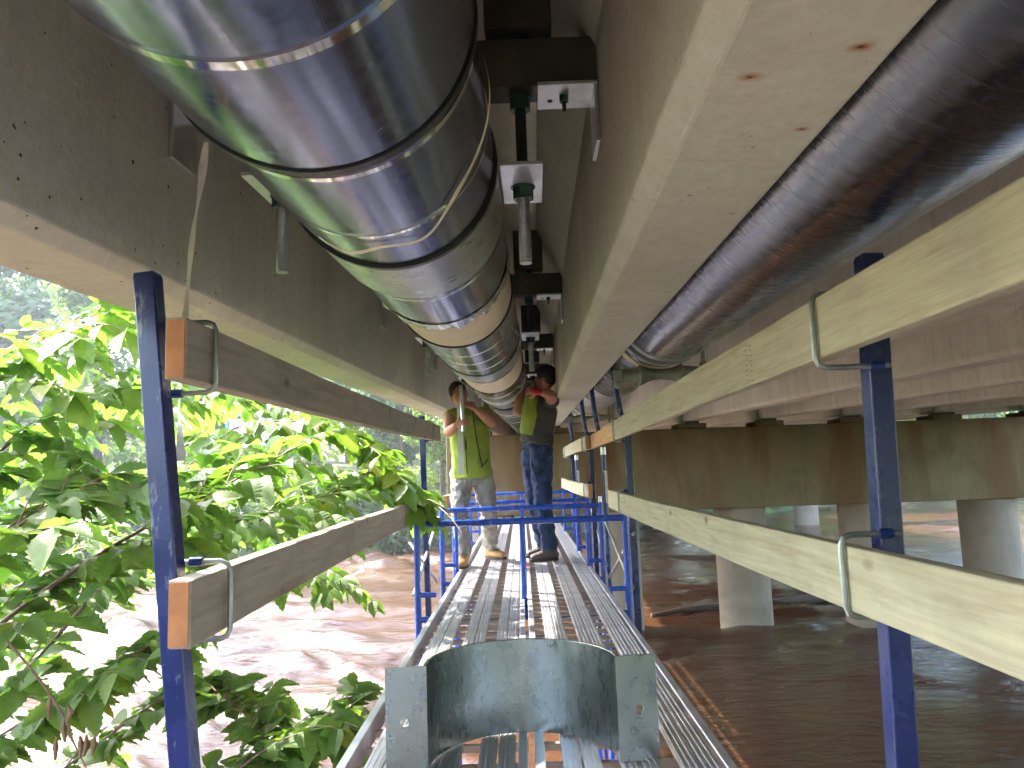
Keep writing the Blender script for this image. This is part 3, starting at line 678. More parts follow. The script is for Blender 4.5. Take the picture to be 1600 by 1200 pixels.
# ------------------------------------------------------------------ the loose saddle in the foreground
sx, sy = -.022, 2.315; ang = R_(4.5); ca, sa = math.cos(ang), math.sin(ang); HS = .305
def SP(x, y, z): return Vector((sx + x * ca - y * sa, sy + x * sa + y * ca, .003 + z))
sadd = thing('pipe_saddle', 'loose galvanised half-round saddle standing on the near planks', 'pipe saddle', SP(0, 0, 0))
m = MB(); vs = []; n = 56; ri, ro = .287, .296
for j in range(n + 1):
    t = math.pi * j / n
    for r, z in ((ri, 0), (ro, 0), (ro, HS), (ri, HS)): vs.append(SP(r * math.cos(t), r * math.sin(t), z))
fs = [(j * 4 + k, j * 4 + (k + 1) % 4, j * 4 + 4 + (k + 1) % 4, j * 4 + 4 + k) for j in range(n) for k in range(4)] + [(0, 1, 2, 3), tuple(n * 4 + k for k in (3, 2, 1, 0))]
m.add(vs, fs); m.build('shell', 'galvanised_plate', sadd, smooth=True, bevel=.0015)
for s in (-1, 1):
    # flat flange with a bolt hole, drawn as a plate ring round the hole
    x0, x1 = ri - .001, ri + .122; hx, hz, hr = ri + .066, HS * .48, .0135; m = MB(); nn = 24; vs = []
    for yy in (-.0105, -.0015):
        for j in range(nn):
            t = 2 * math.pi * j / nn; vs.append(SP(s * (hx + hr * math.cos(t)), yy, hz + hr * math.sin(t)))
        for j in range(nn):
            t = 2 * math.pi * j / nn; c_, s_ = math.cos(t), math.sin(t)
            kx = ((x1 - hx) if c_ > 0 else (hx - x0)) / max(abs(c_), 1e-6); kz = ((HS - hz) if s_ > 0 else hz) / max(abs(s_), 1e-6); k = min(kx, kz)
            vs.append(SP(s * (hx + c_ * k), yy, hz + s_ * k))
    fs = []
    for j in range(nn):
        j2 = (j + 1) % nn
        fs += [(j, j2, nn + j2, nn + j), (2 * nn + j, 3 * nn + j, 3 * nn + j2, 2 * nn + j2), (j, 2 * nn + j, 2 * nn + j2, j2), (nn + j, nn + j2, 3 * nn + j2, 3 * nn + j)]
    # square the outer corners
    m.add(vs, fs)
    me_pts = m.v
    for (cxn, czn) in ((x0, 0), (x0, HS), (x1, 0), (x1, HS)):
        for yi, yy in enumerate((-.0105, -.0015)):
            tgt = SP(s * cxn, yy, czn); rng_ = range(yi * 2 * nn + nn, yi * 2 * nn + 2 * nn)
            jn = min(rng_, key=lambda q: (Vector(me_pts[q]) - tgt).length); me_pts[jn] = tuple(tgt)
    m.build('flange', 'galvanised_plate', sadd)

# ------------------------------------------------------------------ workers
def loft(m, pts, rad, side, n=14, mi=0, flat0=False):     # rounded limb: rings of (rx along side, ry across)
    P = [Vector(p) for p in pts]; side = Vector(side); rings = []
    for i, p in enumerate(P):
        d = (P[min(i + 1, len(P) - 1)] - P[max(i - 1, 0)]).normalized(); u = side - d * side.dot(d)
        if u.length < 1e-3: u = Vector((0, 1, 0)) - d * d.y
        u.normalize(); k = d.cross(u); rx, ry = rad[i] if isinstance(rad[i], tuple) else (rad[i], rad[i])
        rings.append((p, d, u, k, rx, ry))
    p, d, u, k, rx, ry = rings[0]; rings.insert(0, (p - d * .012, d, u, k, rx * .97, ry * .97) if flat0 else (p - d * min(rx, ry) * .6, d, u, k, rx * .6, ry * .6))
    p, d, u, k, rx, ry = rings[-1]; rings.append((p + d * min(rx, ry) * .6, d, u, k, rx * .6, ry * .6))
    vs = []
    for p, d, u, k, rx, ry in rings:
        for j in range(n): t = 2 * math.pi * j / n; vs.append(p + u * rx * math.cos(t) + k * ry * math.sin(t))
    fs = [(i * n + j, i * n + (j + 1) % n, (i + 1) * n + (j + 1) % n, (i + 1) * n + j) for i in range(len(rings) - 1) for j in range(n)]
    fs += [tuple(range(n))[::-1], tuple(range((len(rings) - 1) * n, len(rings) * n))]
    m.add(vs, fs, mi)
def ball(m, c, rx, ry, rz, n=14, M=None):
    vs = []; c = Vector(c); rows = 9
    for i in range(1, rows):
        a = math.pi * i / rows
        for j in range(n):
            t = 2 * math.pi * j / n; p = Vector((rx * math.sin(a) * math.cos(t), ry * math.sin(a) * math.sin(t), rz * math.cos(a))); vs.append(c + (M @ p if M else p))
    top = len(vs); e = Vector((0, 0, rz)); vs += [c + (M @ e if M else e), c - (M @ e if M else e)]
    fs = [(i * n + j, i * n + (j + 1) % n, (i + 1) * n + (j + 1) % n, (i + 1) * n + j) for i in range(rows - 2) for j in range(n)]
    fs += [(top, (j + 1) % n, j) for j in range(n)] + [(top + 1, (rows - 2) * n + j, (rows - 2) * n + (j + 1) % n) for j in range(n)]
    m.add(vs, fs)
def remesh(m, name, mat, parent, voxel=.009, smooth_it=4, wrinkle=0.0, wscale=.12):
    o = m.build(name, mat, None)
    r = o.modifiers.new('r', 'REMESH'); r.mode = 'VOXEL'; r.voxel_size = voxel; r.use_smooth_shade = True
    s = o.modifiers.new('s', 'SMOOTH'); s.iterations = smooth_it; s.factor = .5
    if wrinkle:
        tx = bpy.data.textures.new('wr', 'CLOUDS'); tx.noise_scale = wscale; tx.noise_depth = 3
        dsp = o.modifiers.new('d', 'DISPLACE'); dsp.texture = tx; dsp.strength = wrinkle; dsp.mid_level = .5; dsp.texture_coords = 'GLOBAL'
    dg = bpy.context.evaluated_depsgraph_get(); dg.update()
    me = bpy.data.meshes.new_from_object(o.evaluated_get(dg)); o.modifiers.clear(); old = o.data; o.data = me; bpy.data.meshes.remove(old)
    me.polygons.foreach_set('use_smooth', [True] * len(me.polygons))
    pb = wloc(parent); me.transform(Matrix.Translation(-pb)); o.parent = parent; return o
def hand(m, wrist, tip_dir, palm_n, thumb_side, curl=.9, sc=1.0):
    w_, f, nrm = Vector(wrist), Vector(tip_dir).normalized(), Vector(palm_n); nrm = (nrm - f * nrm.dot(f)).normalized(); sd = f.cross(nrm) * thumb_side
    loft(m, [w_, w_ + f * .045 * sc, w_ + f * .085 * sc], [(.027 * sc, .019 * sc), (.039 * sc, .017 * sc), (.040 * sc, .014 * sc)], sd, 10)
    for k, (o, L) in enumerate(((.030, .070), (.010, .080), (-.010, .075), (-.030, .058))):
        b = w_ + f * .085 * sc + sd * o * sc; pts = [b]; a = 0; p = b
        for j in range(3):
            a += curl * (.55 if j == 0 else .8); p = p + (f * math.cos(a) + nrm * math.sin(a)) * (L * sc * (.42, .33, .25)[j]); pts.append(p)
        loft(m, pts, [.0098 * sc, .0092 * sc, .0086 * sc, .0075 * sc], sd, 8)
    b = w_ + f * .03 * sc + sd * .03 * sc; p1_ = b + (f * .55 + sd * .7 + nrm * .3).normalized() * .04 * sc; p2_ = p1_ + (f * .8 + nrm * .6).normalized() * .035 * sc
    loft(m, [b, p1_, p2_], [.0125 * sc, .0112 * sc, .009 * sc], nrm, 8)
def boot(t, ankle, toe, up, mats, ground):
    a = Vector(ankle); f = Vector(toe) - a; f.z = 0; f.normalize(); sd = Vector((-f.y, f.x, 0)); h = Vector((a.x, a.y, ground))
    m = MB(); loft(m, [h + Vector((0, 0, .21)) - f * .005, h + Vector((0, 0, .13)), h + Vector((0, 0, .075)) + f * .0], [(.064, .070), (.058, .066), (.054, .070)], sd, 14)
    loft(m, [h - f * .055 + Vector((0, 0, .055)), h + f * .03 + Vector((0, 0, .065)), h + f * .12 + Vector((0, 0, .05)), h + f * .185 + Vector((0, 0, .042))], [(.040, .042), (.046, .056), (.051, .040), (.044, .030)], sd, 14)
    o = remesh(m, 'boot', mats[0], t, .009, 4, .006, .05)
    m = MB(); pts = []; nn = 20
    for z in (0.001, .024):
        for j in range(nn):
            th = 2 * math.pi * j / nn; cx_ = .068 + .145 * math.cos(th); wy = (.045 + .008 * math.cos(th)) * math.sin(th); pts.append(h + f * cx_ + sd * wy + Vector((0, 0, z)))
    m.add(pts, [tuple(range(nn))[::-1], tuple(range(nn, 2 * nn))] + [(j, (j + 1) % nn, nn + (j + 1) % nn, nn + j) for j in range(nn)]); m.build('boot_sole', mats[1], o)
    m = MB()
    for k in range(4): c_ = h + f * (.045 + .022 * k) + Vector((0, 0, .135 - .016 * k)); m.tube([c_ - sd * .025, c_ + f * .008 + Vector((0, 0, .006)), c_ + sd * .025], .004, 6)
    m.build('boot_lace', mats[1], o)

def worker(j, label, cfg):
    t = thing('person', label, 'person', j['base'])
    right = (j['shR'] - j['shL']).normalized(); fw = cfg['face']; fw = Vector(fw).normalized()
    hs = j['neck']; hc = j['head']; upv = (hc - hs).normalized(); hr = (fw.cross(upv)).normalized(); hf = upv.cross(hr).normalized() * 1
    HM = Matrix((hr, hf, upv)).transposed()
    # body: one continuous skin mesh (torso core, neck, head, arms, hands)
    m = MB(); pel, ch = j['pelvis'], j['chest']
    loft(m, [pel, pel.lerp(ch, .5), ch, ch.lerp(hs, .75)], [(.13, .09), (.125, .09), (.15, .10), (.10, .07)], right)
    loft(m, [ch.lerp(hs, .6), hs, hs.lerp(hc, .55)], [.068, .058, .058], right)
    ball(m, hc, .076, .096, .118, 16, HM); ball(m, hc + HM @ Vector((0, .035, -.055)), .055, .058, .055, 12, HM)     # skull and jaw
    ball(m, hc + HM @ Vector((0, .104, -.018)), .014, .018, .026, 10, HM); ball(m, hc + HM @ Vector((0, .086, .022)), .05, .016, .012, 10, HM)   # nose, brow
    ball(m, hc + HM @ Vector((0, .088, -.062)), .026, .012, .009, 10, HM)           # lips
    for s in (-1, 1): ball(m, hc + HM @ Vector((s * .08, -.005, -.01)), .012, .022, .033, 8, HM)    # ears
    for s, S_ in (('L', -1), ('R', 1)):
        sh, el, wr = j['sh' + s], j['el' + s], j['wr' + s]
        loft(m, [ch.lerp(sh, .4) + Vector((0, 0, .03)), sh], [.07, .066], fw)
        loft(m, [sh, sh.lerp(el, .35), sh.lerp(el, .75), el], [.062, .060, .050, .044], fw)
        loft(m, [el, el.lerp(wr, .3), el.lerp(wr, .75), wr], [.045, .049, .035, .028], fw)
        hd = cfg['hand' + s]; hand(m, wr, hd[0], hd[1], hd[2], hd[3])
    remesh(m, 'body', 'skin', t, .0075, 3)
    for s in (-1, 1):
        m = MB(); ball(m, hc + HM @ Vector((s * .033, .087, .005)), .009, .006, .005, 8, HM); m.build('eye', 'hair', t, smooth=True)
    # hair and cap
    m = MB(); ball(m, hc + HM @ Vector((0, -.018, .03)), .088, .098, .108, 16, HM); remesh(m, 'hair', cfg['hair'], t, .01, 2)
    if cfg.get('cap'):
        m = MB(); ball(m, hc + HM @ Vector((0, -.006, .048)), .097, .114, .098, 18, HM); 
        loft(m, [hc + HM @ Vector((0, .06, .06)), hc + HM @ Vector((0, .13, .048)), hc + HM @ Vector((0, .175, .04))], [(.075, .010), (.072, .009), (.055, .008)], HM @ Vector((1, 0, 0)), 12)
        remesh(m, 'cap', 'cap_black', t, .009, 2)
    # trousers
    m = MB(); loft(m, [pel + Vector((0, 0, -.06)), pel, pel.lerp(ch, .22)], [(.165, .118), (.170, .122), (.155, .11)], right)
    for s in ('L', 'R'):
        hp, kn, an = j['hip' + s], j['kn' + s], j['an' + s]
        loft(m, [hp + Vector((0, 0, .05)), hp.lerp(kn, .3), hp.lerp(kn, .75), kn, kn.lerp(an, .3), kn.lerp(an, .6), an.lerp(kn, .12)], [(.105, .115), (.104, .112), (.088, .094), (.080, .088), (.078, .086), (.074, .080), (.080, .086)], right)
    remesh(m, 'trousers', cfg['trousers'], t, .0105, 2, .055, .075)
    # upper garment
    m = MB(); hem = pel + Vector((0, 0, -.05)) if cfg['vest'] else pel + Vector((0, 0, .02))
    loft(m, [hem, pel.lerp(ch, .35), ch, ch.lerp(hs, .5), ch.lerp(hs, .8)], [(.202, .15), (.190, .140), (.200, .140), (.17, .12), (.10, .082)], right, flat0=True)
    for s in ('L', 'R'):
        sh, el = j['sh' + s], j['el' + s]; k = cfg['sleeve']; loft(m, [ch.lerp(sh, .45), sh, sh.lerp(el, k)], [(.085, .085), (.080, .080), (.072, .072)], fw)
    top_ = remesh(m, 'vest' if cfg['vest'] else 'shirt', cfg['top'], t, .0105, 3, .026, .10)
    cfg['extra'](t, j, right, fw, hem, top_)
    for s in ('L', 'R'): boot(t, j['an' + s], j['toe' + s], None, cfg['boots'], cfg['ground' + s])
    return t

# left worker: facing the camera, lime vest, grey trousers, both hands on a steel bar
dW = 7.12
J1 = dict(base=Vector((-.45, 7.2, 0)), pelvis=at(737, 737, dW), chest=at(733, 668, dW - .03), neck=at(724, 640, dW - .02), head=at(717, 617, dW - .05),
          shL=at(704, 648, dW - .05), shR=at(759, 645, dW + .04), elL=at(700, 676, dW - .24), wrL=at(712, 664, dW - .40),
          elR=at(770, 662, dW - .12), wrR=at(744, 640, dW - .26), hipL=at(722, 744, dW), hipR=at(753, 742, dW + .05),
          knL=at(718, 800, dW - .12), knR=at(763, 795, dW + .06), anL=at(725, 850, 7.06), anR=at(766, 840, 7.6), toeL=at(720, 880, 6.8), toeR=at(792, 855, 7.45))
J1['anL'].z = .10; J1['anR'].z = .10
def extra1(t0, j, right, fw, hem, t):
    def front(a, b, off): return j['chest'].lerp(hem, a) + right * b + fw * off
    m = MB(); pts = [front(k / 8, -.085 - .012 * k / 8, .176 + .004 * math.sin(k)) for k in range(-2, 10)]; vs = []
    for p in pts: vs += [p - right * .026, p + right * .026, p + right * .026 + fw * .005, p - right * .026 + fw * .005]
    fs = [(4 * i + a, 4 * i + (a + 1) % 4, 4 * i + 4 + (a + 1) % 4, 4 * i + 4 + a) for i in range(len(pts) - 1) for a in range(4)]; m.add(vs, fs); m.build('reflective_stripe', 'reflective_tape', t)
    m = MB(); m.tube([front(k / 8, .045 + .004 * k + .03 * (k / 8) ** 2, .172) for k in range(-2, 9)], .0055, 6); m.build('zip', 'cap_black', t)
    m = MB(); m.tube([front(k / 8, -.045, .174) for k in range(3, 10)], .005, 6); m.tube([front(1, .09, .172), front(.92, .13, .158), front(.8, .165, .13)], .005, 6); m.build('piping', 'cap_black', t)
    m = MB(); m.box(front(.55, -.043, .177), (.02, .012, .085)); m.build('pocket_tab', 'cap_black', t, bevel=.002)
worker(J1, 'worker in lime vest and grey trousers reaching up on the left', dict(face=(.05, -.86, .5), hair='hair', cap=False, trousers='jeans_grey', top='vest_lime', vest=True, sleeve=.12, boots=('boot_tan', 'sole'),
       groundL=.004, groundR=.006, extra=extra1, handL=((.9, -.25, .2), (.2, 1, .0), 1, 1.1), handR=((-.75, -.2, .55), (-.2, .6, -.4), -1, 1.0)))
m = MB(); m.tube([at(724, 674, dW - .42), at(722, 640, dW - .40), at(720, 602, dW - .38)], .017, 12); o = m.build('steel_bar', 'zinc_white', smooth=True, origin=at(724, 674, dW - .42)); tag(o, 'short steel bar gripped upright by the left worker', 'steel bar')
# right worker: seen from the side and back, cap, grey shirt, lime vest panels, blue jeans
dV = 7.3
J2 = dict(base=Vector((.18, 7.3, 0)), pelvis=at(838, 694, dV), chest=at(844, 642, dV - .02), neck=at(849, 613, dV - .03), head=at(853, 592, dV - .05),
          shL=at(828, 632, dV + .12), shR=at(862, 627, dV - .14), elL=at(808, 645, dV + .05), wrL=at(819, 592, dV + .15),
          elR=at(861, 616, dV - .42), wrR=at(842, 612, dV - .50), hipL=at(831, 706, dV + .06), hipR=at(846, 708, dV - .07),
          knL=at(836, 786, dV + .05), knR=at(848, 790, dV - .12), anL=at(852, 842, dV + .25), anR=at(860, 850, dV - .05), toeL=at(815, 848, dV + .2), toeR=at(822, 862, dV - .1))
J2['anL'].z = .1; J2['anR'].z = .1
def extra2(t, j, right, fw, hem, top_):
    ch, pel = j['chest'], j['pelvis']
    m = MB(); loft(m, [pel.lerp(ch, .35) + Vector((-.085, -.02, 0)), ch + Vector((-.085, -.03, -.04)), ch + Vector((-.07, -.03, .10)), ch + Vector((-.085, .0, .20))], [(.095, .135), (.105, .14), (.085, .11), (.05, .06)], (1, 0, 0), flat0=True)
    remesh(m, 'vest_front', 'vest_lime', t, .0105, 3, .02, .08)
    m = MB(); loft(m, [pel.lerp(ch, .4) + Vector((.105, .01, 0)), ch + Vector((.115, .01, 0)), ch + Vector((.085, .01, .12))], [(.065, .11), (.06, .11), (.045, .08)], (1, 0, 0), flat0=True)
    remesh(m, 'vest_side', 'vest_lime', t, .0105, 3, .02, .08)
    m = MB(); m.tube([pel + Vector((-.12, -.115, .0)), pel + Vector((-.04, -.15, .02)), pel + Vector((.06, -.14, .05)), pel + Vector((.14, -.06, .06))], .006, 6); m.build('hem_stitch', 'jeans_grey', t)
    for wr, el in ((j['wrL'], j['elL']), (j['wrR'], j['elR'])):
        m = MB(); d = (wr - el).normalized(); loft(m, [wr - d * .035, wr + d * .03, wr + d * .075], [.030, .038, .034], (0, 0, 1)); remesh(m, 'glove', 'glove_red', t, .008, 2)
worker(J2, 'worker in black cap, blue jeans and dark boots reaching up on the right', dict(face=(-.75, .35, .35), hair='hair', cap=True, trousers='jeans_blue', top='shirt_grey', vest=False, sleeve=.3, boots=('boot_brown', 'sole'),
       groundL=.006, groundR=.006, extra=extra2, handL=((.2, .1, 1), (-.5, -.8, 0), 1, .9), handR=((-.9, -.2, .1), (0, 1, 0), 1, 1.1)))

# ------------------------------------------------------------------ near foliage
def leaf_mesh(name, L, W, fold, droop, rng, mat):
    n = 8; vs = [(0, 0, 0)]; left = []; right = []; mid = [0]
    for k in range(1, n):
        t = k / n; prof = math.sin(math.pi * t ** .8) ** .85 * (1 - .25 * t); x = L * t; z = -droop * L * t * t
        mid.append(len(vs)); vs.append((x, 0, z))
        for lst, s in ((left, 1), (right, -1)):
            wv = W / 2 * prof * (1 + .10 * rng.uniform(-1, 1)); lst.append(len(vs)); vs.append((x + L * .035, s * wv * 1.0, z + fold * wv)); lst.append(len(vs)); vs.append((x - L * .012, s * wv * .86, z + fold * wv * .86))
    tip = len(vs); vs.append((L, 0, -droop * L)); fs = []
    for lst, fl in ((left, 0), (right, 1)):
        fs_ = []; prev_m, prev_e = 0, None
        for k in range(n - 1):
            outer, notch = lst[2 * k], lst[2 * k + 1]
            if prev_e is None: fs_.append((prev_m, notch, mid[k + 1])); fs_.append((notch, outer, mid[k + 1]))
            else: fs_.append((prev_m, prev_e, notch, mid[k + 1])); fs_.append((notch, outer, mid[k + 1]))
            prev_m, prev_e = mid[k + 1], outer
        fs_.append((prev_m, prev_e, tip))
        fs += fs_ if not fl else [f[::-1] for f in fs_]
    me = bpy.data.meshes.new(name); me.from_pydata(vs, [], fs); me.materials.append(MATS[mat]); me.polygons.foreach_set('use_smooth', [True] * len(me.polygons)); return me
rl = random.Random(11)
LEAF = [leaf_mesh('leaf', 1, rl.uniform(.56, .72), rl.uniform(.10, .4), rl.uniform(.05, .35), rl, 'leaf_near') for _ in range(6)]
def put_leaf(parent, p, direction, normal, L, rng):
    d = Vector(direction).normalized(); nrm = Vector(normal); nrm = (nrm - d * nrm.dot(d)).normalized(); y = nrm.cross(d)
    o = bpy.data.objects.new('leaf', rng.choice(LEAF)); C.objects.link(o); o.parent = parent
    o.matrix_local = Matrix.Translation(Vector(p) - parent.matrix_basis.translation) @ Matrix((d, y, nrm)).transposed().to_4x4() @ Matrix.Scale(L, 4)
    return o
def near_tree(name, label, trunk, branches, nleaf, rng, size=(.085, .15), dens=2, twig=(.18, .5), keep=None):
    t = thing(name, label, 'tree', trunk[0])
    m = MB(); tp = smoothpath(trunk, 5); m.tube(tp, [.075 * (1 - .6 * i / len(tp)) for i in range(len(tp))], 9); m.build('trunk', 'bark', t, smooth=True)
    sites = []
    for bpts, br in branches:
        pth = smoothpath(bpts, 7); m = MB(); n = len(pth); m.tube(pth, [br * (1 - .78 * i / n) for i in range(n)], 7)
        for i in range(2, n):
            if i < n * .12: continue
            p = pth[i]; d = (p - pth[i - 1]).normalized()
            for _q in range(dens):
                s = rng.choice((-1, 1)); sd_ = d.cross(Vector((0, 0, 1))).normalized()
                td = (d * rng.uniform(.4, 1.0) + sd_ * s * rng.uniform(.3, 1) + Vector((0, 0, rng.uniform(-.35, .45)))).normalized(); L = rng.uniform(*twig)
                tw = [p + td * L * k / 5 + Vector((0, 0, -.22 * L * (k / 5) ** 2)) for k in range(6)]; m.tube(tw, [.0035, .003, .0026, .0022, .002, .0015], 5)
                for k in range(1, 6):
                    for s2 in ((-1, 1) if rng.random() < .5 else (rng.choice((-1, 1)),)): sites.append((tw[k], (tw[k] - tw[k - 1]).normalized(), s2))
                sites.append((tw[-1], td, 0))
            sites.append((p, d, rng.choice((-1, 1))))
        sites.append((pth[-1], (pth[-1] - pth[-2]).normalized(), 0))
        m.build('branch', 'twig_red', t, smooth=True)
    if keep: sites = [s for s in sites if keep(s[0])]
    sites.sort(key=lambda q: (q[0] - CAM).length + rng.uniform(0, 1.2))
    extra = MB()
    for n_, (p, d, s) in enumerate(sites):
        sd_ = d.cross(Vector((0, 0, 1)))
        sd_ = sd_.normalized() if sd_.length > .05 else Vector((1, 0, 0))
        dr = (d * .6 + sd_ * s * .9 + Vector((0, 0, rng.uniform(-.75, .05)))).normalized()
        nr = Vector((rng.uniform(-.6, .6), rng.uniform(-.9, .35), 1)); L = rng.uniform(*size)
        if n_ < nleaf: put_leaf(t, p, dr, nr, L, rng)
        else:
            nr = (nr - dr * nr.dot(dr)).normalized(); M = Matrix((dr, nr.cross(dr), nr)).transposed(); me = rng.choice(LEAF)
            extra.add([p + M @ (q.co * L) for q in me.vertices], [tuple(f.vertices) for f in me.polygons])
    if extra.v: extra.build('foliage', 'leaf_near', t)['kind'] = 'stuff'
    print(name, len(sites)); return t
def inview_ok(p):      # keep sprays outside the guard rail
    return p.x < -.80 or p.y < 0
rng = random.Random(21)
brA = [([at(-260, 1250, 2.6), at(-40, 1010, 2.8), at(150, 870, 3.0), at(330, 770, 3.3), at(480, 690, 3.7)], .013),
       ([at(-300, 1180, 3.2), at(-60, 930, 3.4), at(60, 830, 3.6), at(200, 760, 3.9), at(330, 715, 4.2)], .012),
       ([at(-260, 1300, 3.0), at(0, 1090, 3.2), at(180, 900, 3.5), at(300, 850, 3.8), at(440, 800, 4.2), at(560, 750, 4.7)], .012),
       ([at(-320, 900, 2.9), at(-100, 780, 3.0), at(60, 660, 3.2), at(180, 600, 3.4)], .011),
       ([at(-320, 760, 2.7), at(-120, 640, 2.8), at(20, 560, 3.0), at(150, 490, 3.1)], .010),
       ([at(-320, 1050, 2.4), at(-80, 900, 2.5), at(60, 800, 2.7), at(170, 740, 2.9)], .010)]
near_tree('riverside_tree', 'broad-leaved tree spreading its branches around the leaning left post', [(-4.6, 1.6, -2.0), (-4.2, 2.0, -1.0), (-3.6, 2.6, 0.0), (-3.0, 2.9, .6)], brA, 300, rng, (.12, .20), dens=1, keep=lambda p: p.x < -.86 - .12 * max(0, 2.6 - p.y))
rng = random.Random(22)
brB = [([at(-250, 1100, 4.4), at(60, 900, 4.6), at(280, 850, 4.8), at(430, 790, 5.0), at(560, 752, 5.2), at(640, 770, 5.25)], .012),
       ([at(-200, 950, 4.6), at(120, 780, 4.7), at(330, 680, 4.8), at(470, 658, 4.9), at(560, 690, 4.95), at(620, 755, 4.95), at(690, 795, 4.95)], .011),
       ([at(-260, 850, 5.0), at(0, 740, 5.2), at(160, 640, 5.4), at(330, 610, 5.6), at(430, 640, 5.8)], .011),
       ([at(-260, 700, 5.0), at(-60, 600, 5.2), at(60, 520, 5.4), at(190, 480, 5.6)], .011),
       ([at(-260, 1150, 5.0), at(40, 980, 5.2), at(230, 900, 5.5), at(420, 870, 5.8), at(520, 900, 6.0)], .011),
       ([at(-260, 1000, 6.0), at(40, 860, 6.2), at(220, 770, 6.5), at(440, 730, 6.9), at(590, 740, 7.2)], .012)]
near_tree('riverside_tree', 'arching leafy branches reaching over the weathered boards toward the left worker', [(-6.4, 2.2, -1.6), (-6.0, 2.8, -.6), (-5.2, 3.6, .3), (-4.4, 4.2, .9)], brB, 300, rng, (.13, .20), dens=1, keep=lambda p: p.x < -.66)
rng = random.Random(23)
brC = [([at(-120, 1330, 3.0), at(100, 1200, 3.2), at(260, 1090, 3.4), at(380, 1075, 3.6)], .008),
       ([at(300, 1330, 2.9), at(420, 1190, 3.05), at(380, 1110, 3.2), at(330, 1075, 3.25)], .006),
       ([at(360, 1330, 3.0), at(470, 1180, 3.2), at(540, 1110, 3.3)], .006),
       ([at(260, 1340, 2.8), at(340, 1230, 2.9), at(470, 1140, 3.0), at(560, 1130, 3.1)], .006),
       ([at(-200, 1280, 2.6), at(0, 1150, 2.7), at(150, 1060, 2.8), at(230, 1010, 2.9)], .007)]
near_tree('river_shrub', 'low leafy shrub beside the lower end of the leaning left post', [(-1.9, 2.7, -2.3), (-1.7, 2.8, -1.6), (-1.6, 2.9, -1.0)], brC, 220, rng, (.09, .15), dens=1, twig=(.1, .26), keep=lambda p: p.x < -.70 and at(0, 0, 1).y)
rng = random.Random(24)
brE = [([at(-300, 900, 7.0), at(-40, 760, 7.4), at(140, 660, 7.8), at(300, 640, 8.2)], .016), ([at(-300, 1050, 7.0), at(20, 900, 7.4), at(220, 830, 7.8), at(420, 820, 8.2)], .016)]
near_tree('riverside_tree', 'leafy tree filling the gap behind the nearest left branches', [(-10, 3.0, -1.4), (-9, 4.2, -.4), (-8, 5.4, .4), (-7, 6.4, .9)], brE, 300, rng, (.15, .24), dens=1, twig=(.25, .6), keep=lambda p: p.x < -1.0)
# a dead hanging twig with curled brown leaves, lower left
t = thing('dead_twig', 'bare hanging twig with curled brown leaves at the lower left', 'twig', at(20, 1010, 2.5))
m = MB(); tw = smoothpath([at(10, 1000, 2.5), at(60, 1060, 2.5), at(100, 1120, 2.5), at(115, 1160, 2.5), at(140, 1210, 2.5)], 5); m.tube(tw, [.005 - .003 * i / len(tw) for i in range(len(tw))], 6); m.build('stem', 'twig_red', t, smooth=True)
for px, py, h in ((88, 1170, 36), (100, 1140, 40), (125, 1165, 30), (135, 1165, 34), (148, 1165, 32), (80, 1105, 40), (105, 1115, 30)):
    m = MB(); a, b = at(px, py - h / 2, 2.5), at(px + random.uniform(-5, 5), py + h / 2, 2.5); mdl = (a + b) / 2 + Vector((random.uniform(-.01, .01), .01, 0)); m.tube([a, mdl, b], [.003, .011, .004], 6); m.build('dead_leaf', 'dead_leaf', t, smooth=True)

# ------------------------------------------------------------------ far trees and shrubs
def crown_mesh(name, blobs, nleaf, ls, mat, rng):
    m = MB(); tot = sum(b[3] ** 2 for b in blobs)
    for (bx, by, bz, br) in blobs:
        for _ in range(int(nleaf * br * br / tot)):
            v = Vector((rng.gauss(0, 1), rng.gauss(0, 1), rng.gauss(0, 1))).normalized(); rr = br * (rng.random() ** .35) * rng.uniform(.75, 1.12); p = Vector((bx, by, bz)) + Vector((v.x, v.y, v.z * .8)) * rr
            n = (v + Vector((rng.uniform(-.8, .8), rng.uniform(-.8, .8), rng.uniform(0, 1.1)))).normalized(); a = n.orthogonal().normalized(); a = Quaternion(n, rng.uniform(0, 6.28)) @ a; b = n.cross(a); s = ls * rng.uniform(.6, 1.3)
            m.add([p - a * s, p + b * s * .55, p + a * s, p - b * s * .55], [(0, 1, 2, 3)])
    me = bpy.data.meshes.new(name); me.from_pydata(m.v, [], m.f); me.materials.append(MATS[mat]); return me
def trunk_mesh(name, h, r, rng):
    m = MB(); pts = [(0, 0, -.5), (rng.uniform(-.1, .1), 0, h * .3), (rng.uniform(-.3, .3), rng.uniform(-.2, .2), h * .6), (rng.uniform(-.4, .4), 0, h * .9)]; p = smoothpath(pts, 4); m.tube(p, [r * (1 - .75 * i / len(p)) for i in range(len(p))], 8)
    for k in range(5):
        a = rng.uniform(0, 6.28); z = h * rng.uniform(.35, .7); m.tube([(0, 0, z), (math.cos(a) * h * .16, math.sin(a) * h * .16, z + h * .14), (math.cos(a) * h * .28, math.sin(a) * h * .28, z + h * .22)], [r * .4, r * .25, r * .1], 6)
    o = m.build(name, 'bark', smooth=True); me = o.data; bpy.data.objects.remove(o); return me
rt = random.Random(31)
def blobs_tree(rng, h): 
    out = []
    for _ in range(32):
        z = rng.uniform(.05, 1.0) * h; sp = h * .36 * math.sin(min(1, (1.1 - z / h) * 1.5) * math.pi / 2); a = rng.uniform(0, 6.28); q = sp * math.sqrt(rng.random()); out.append((q * math.cos(a), q * math.sin(a), z, h * rng.uniform(.085, .17)))
    return out
TREES = []
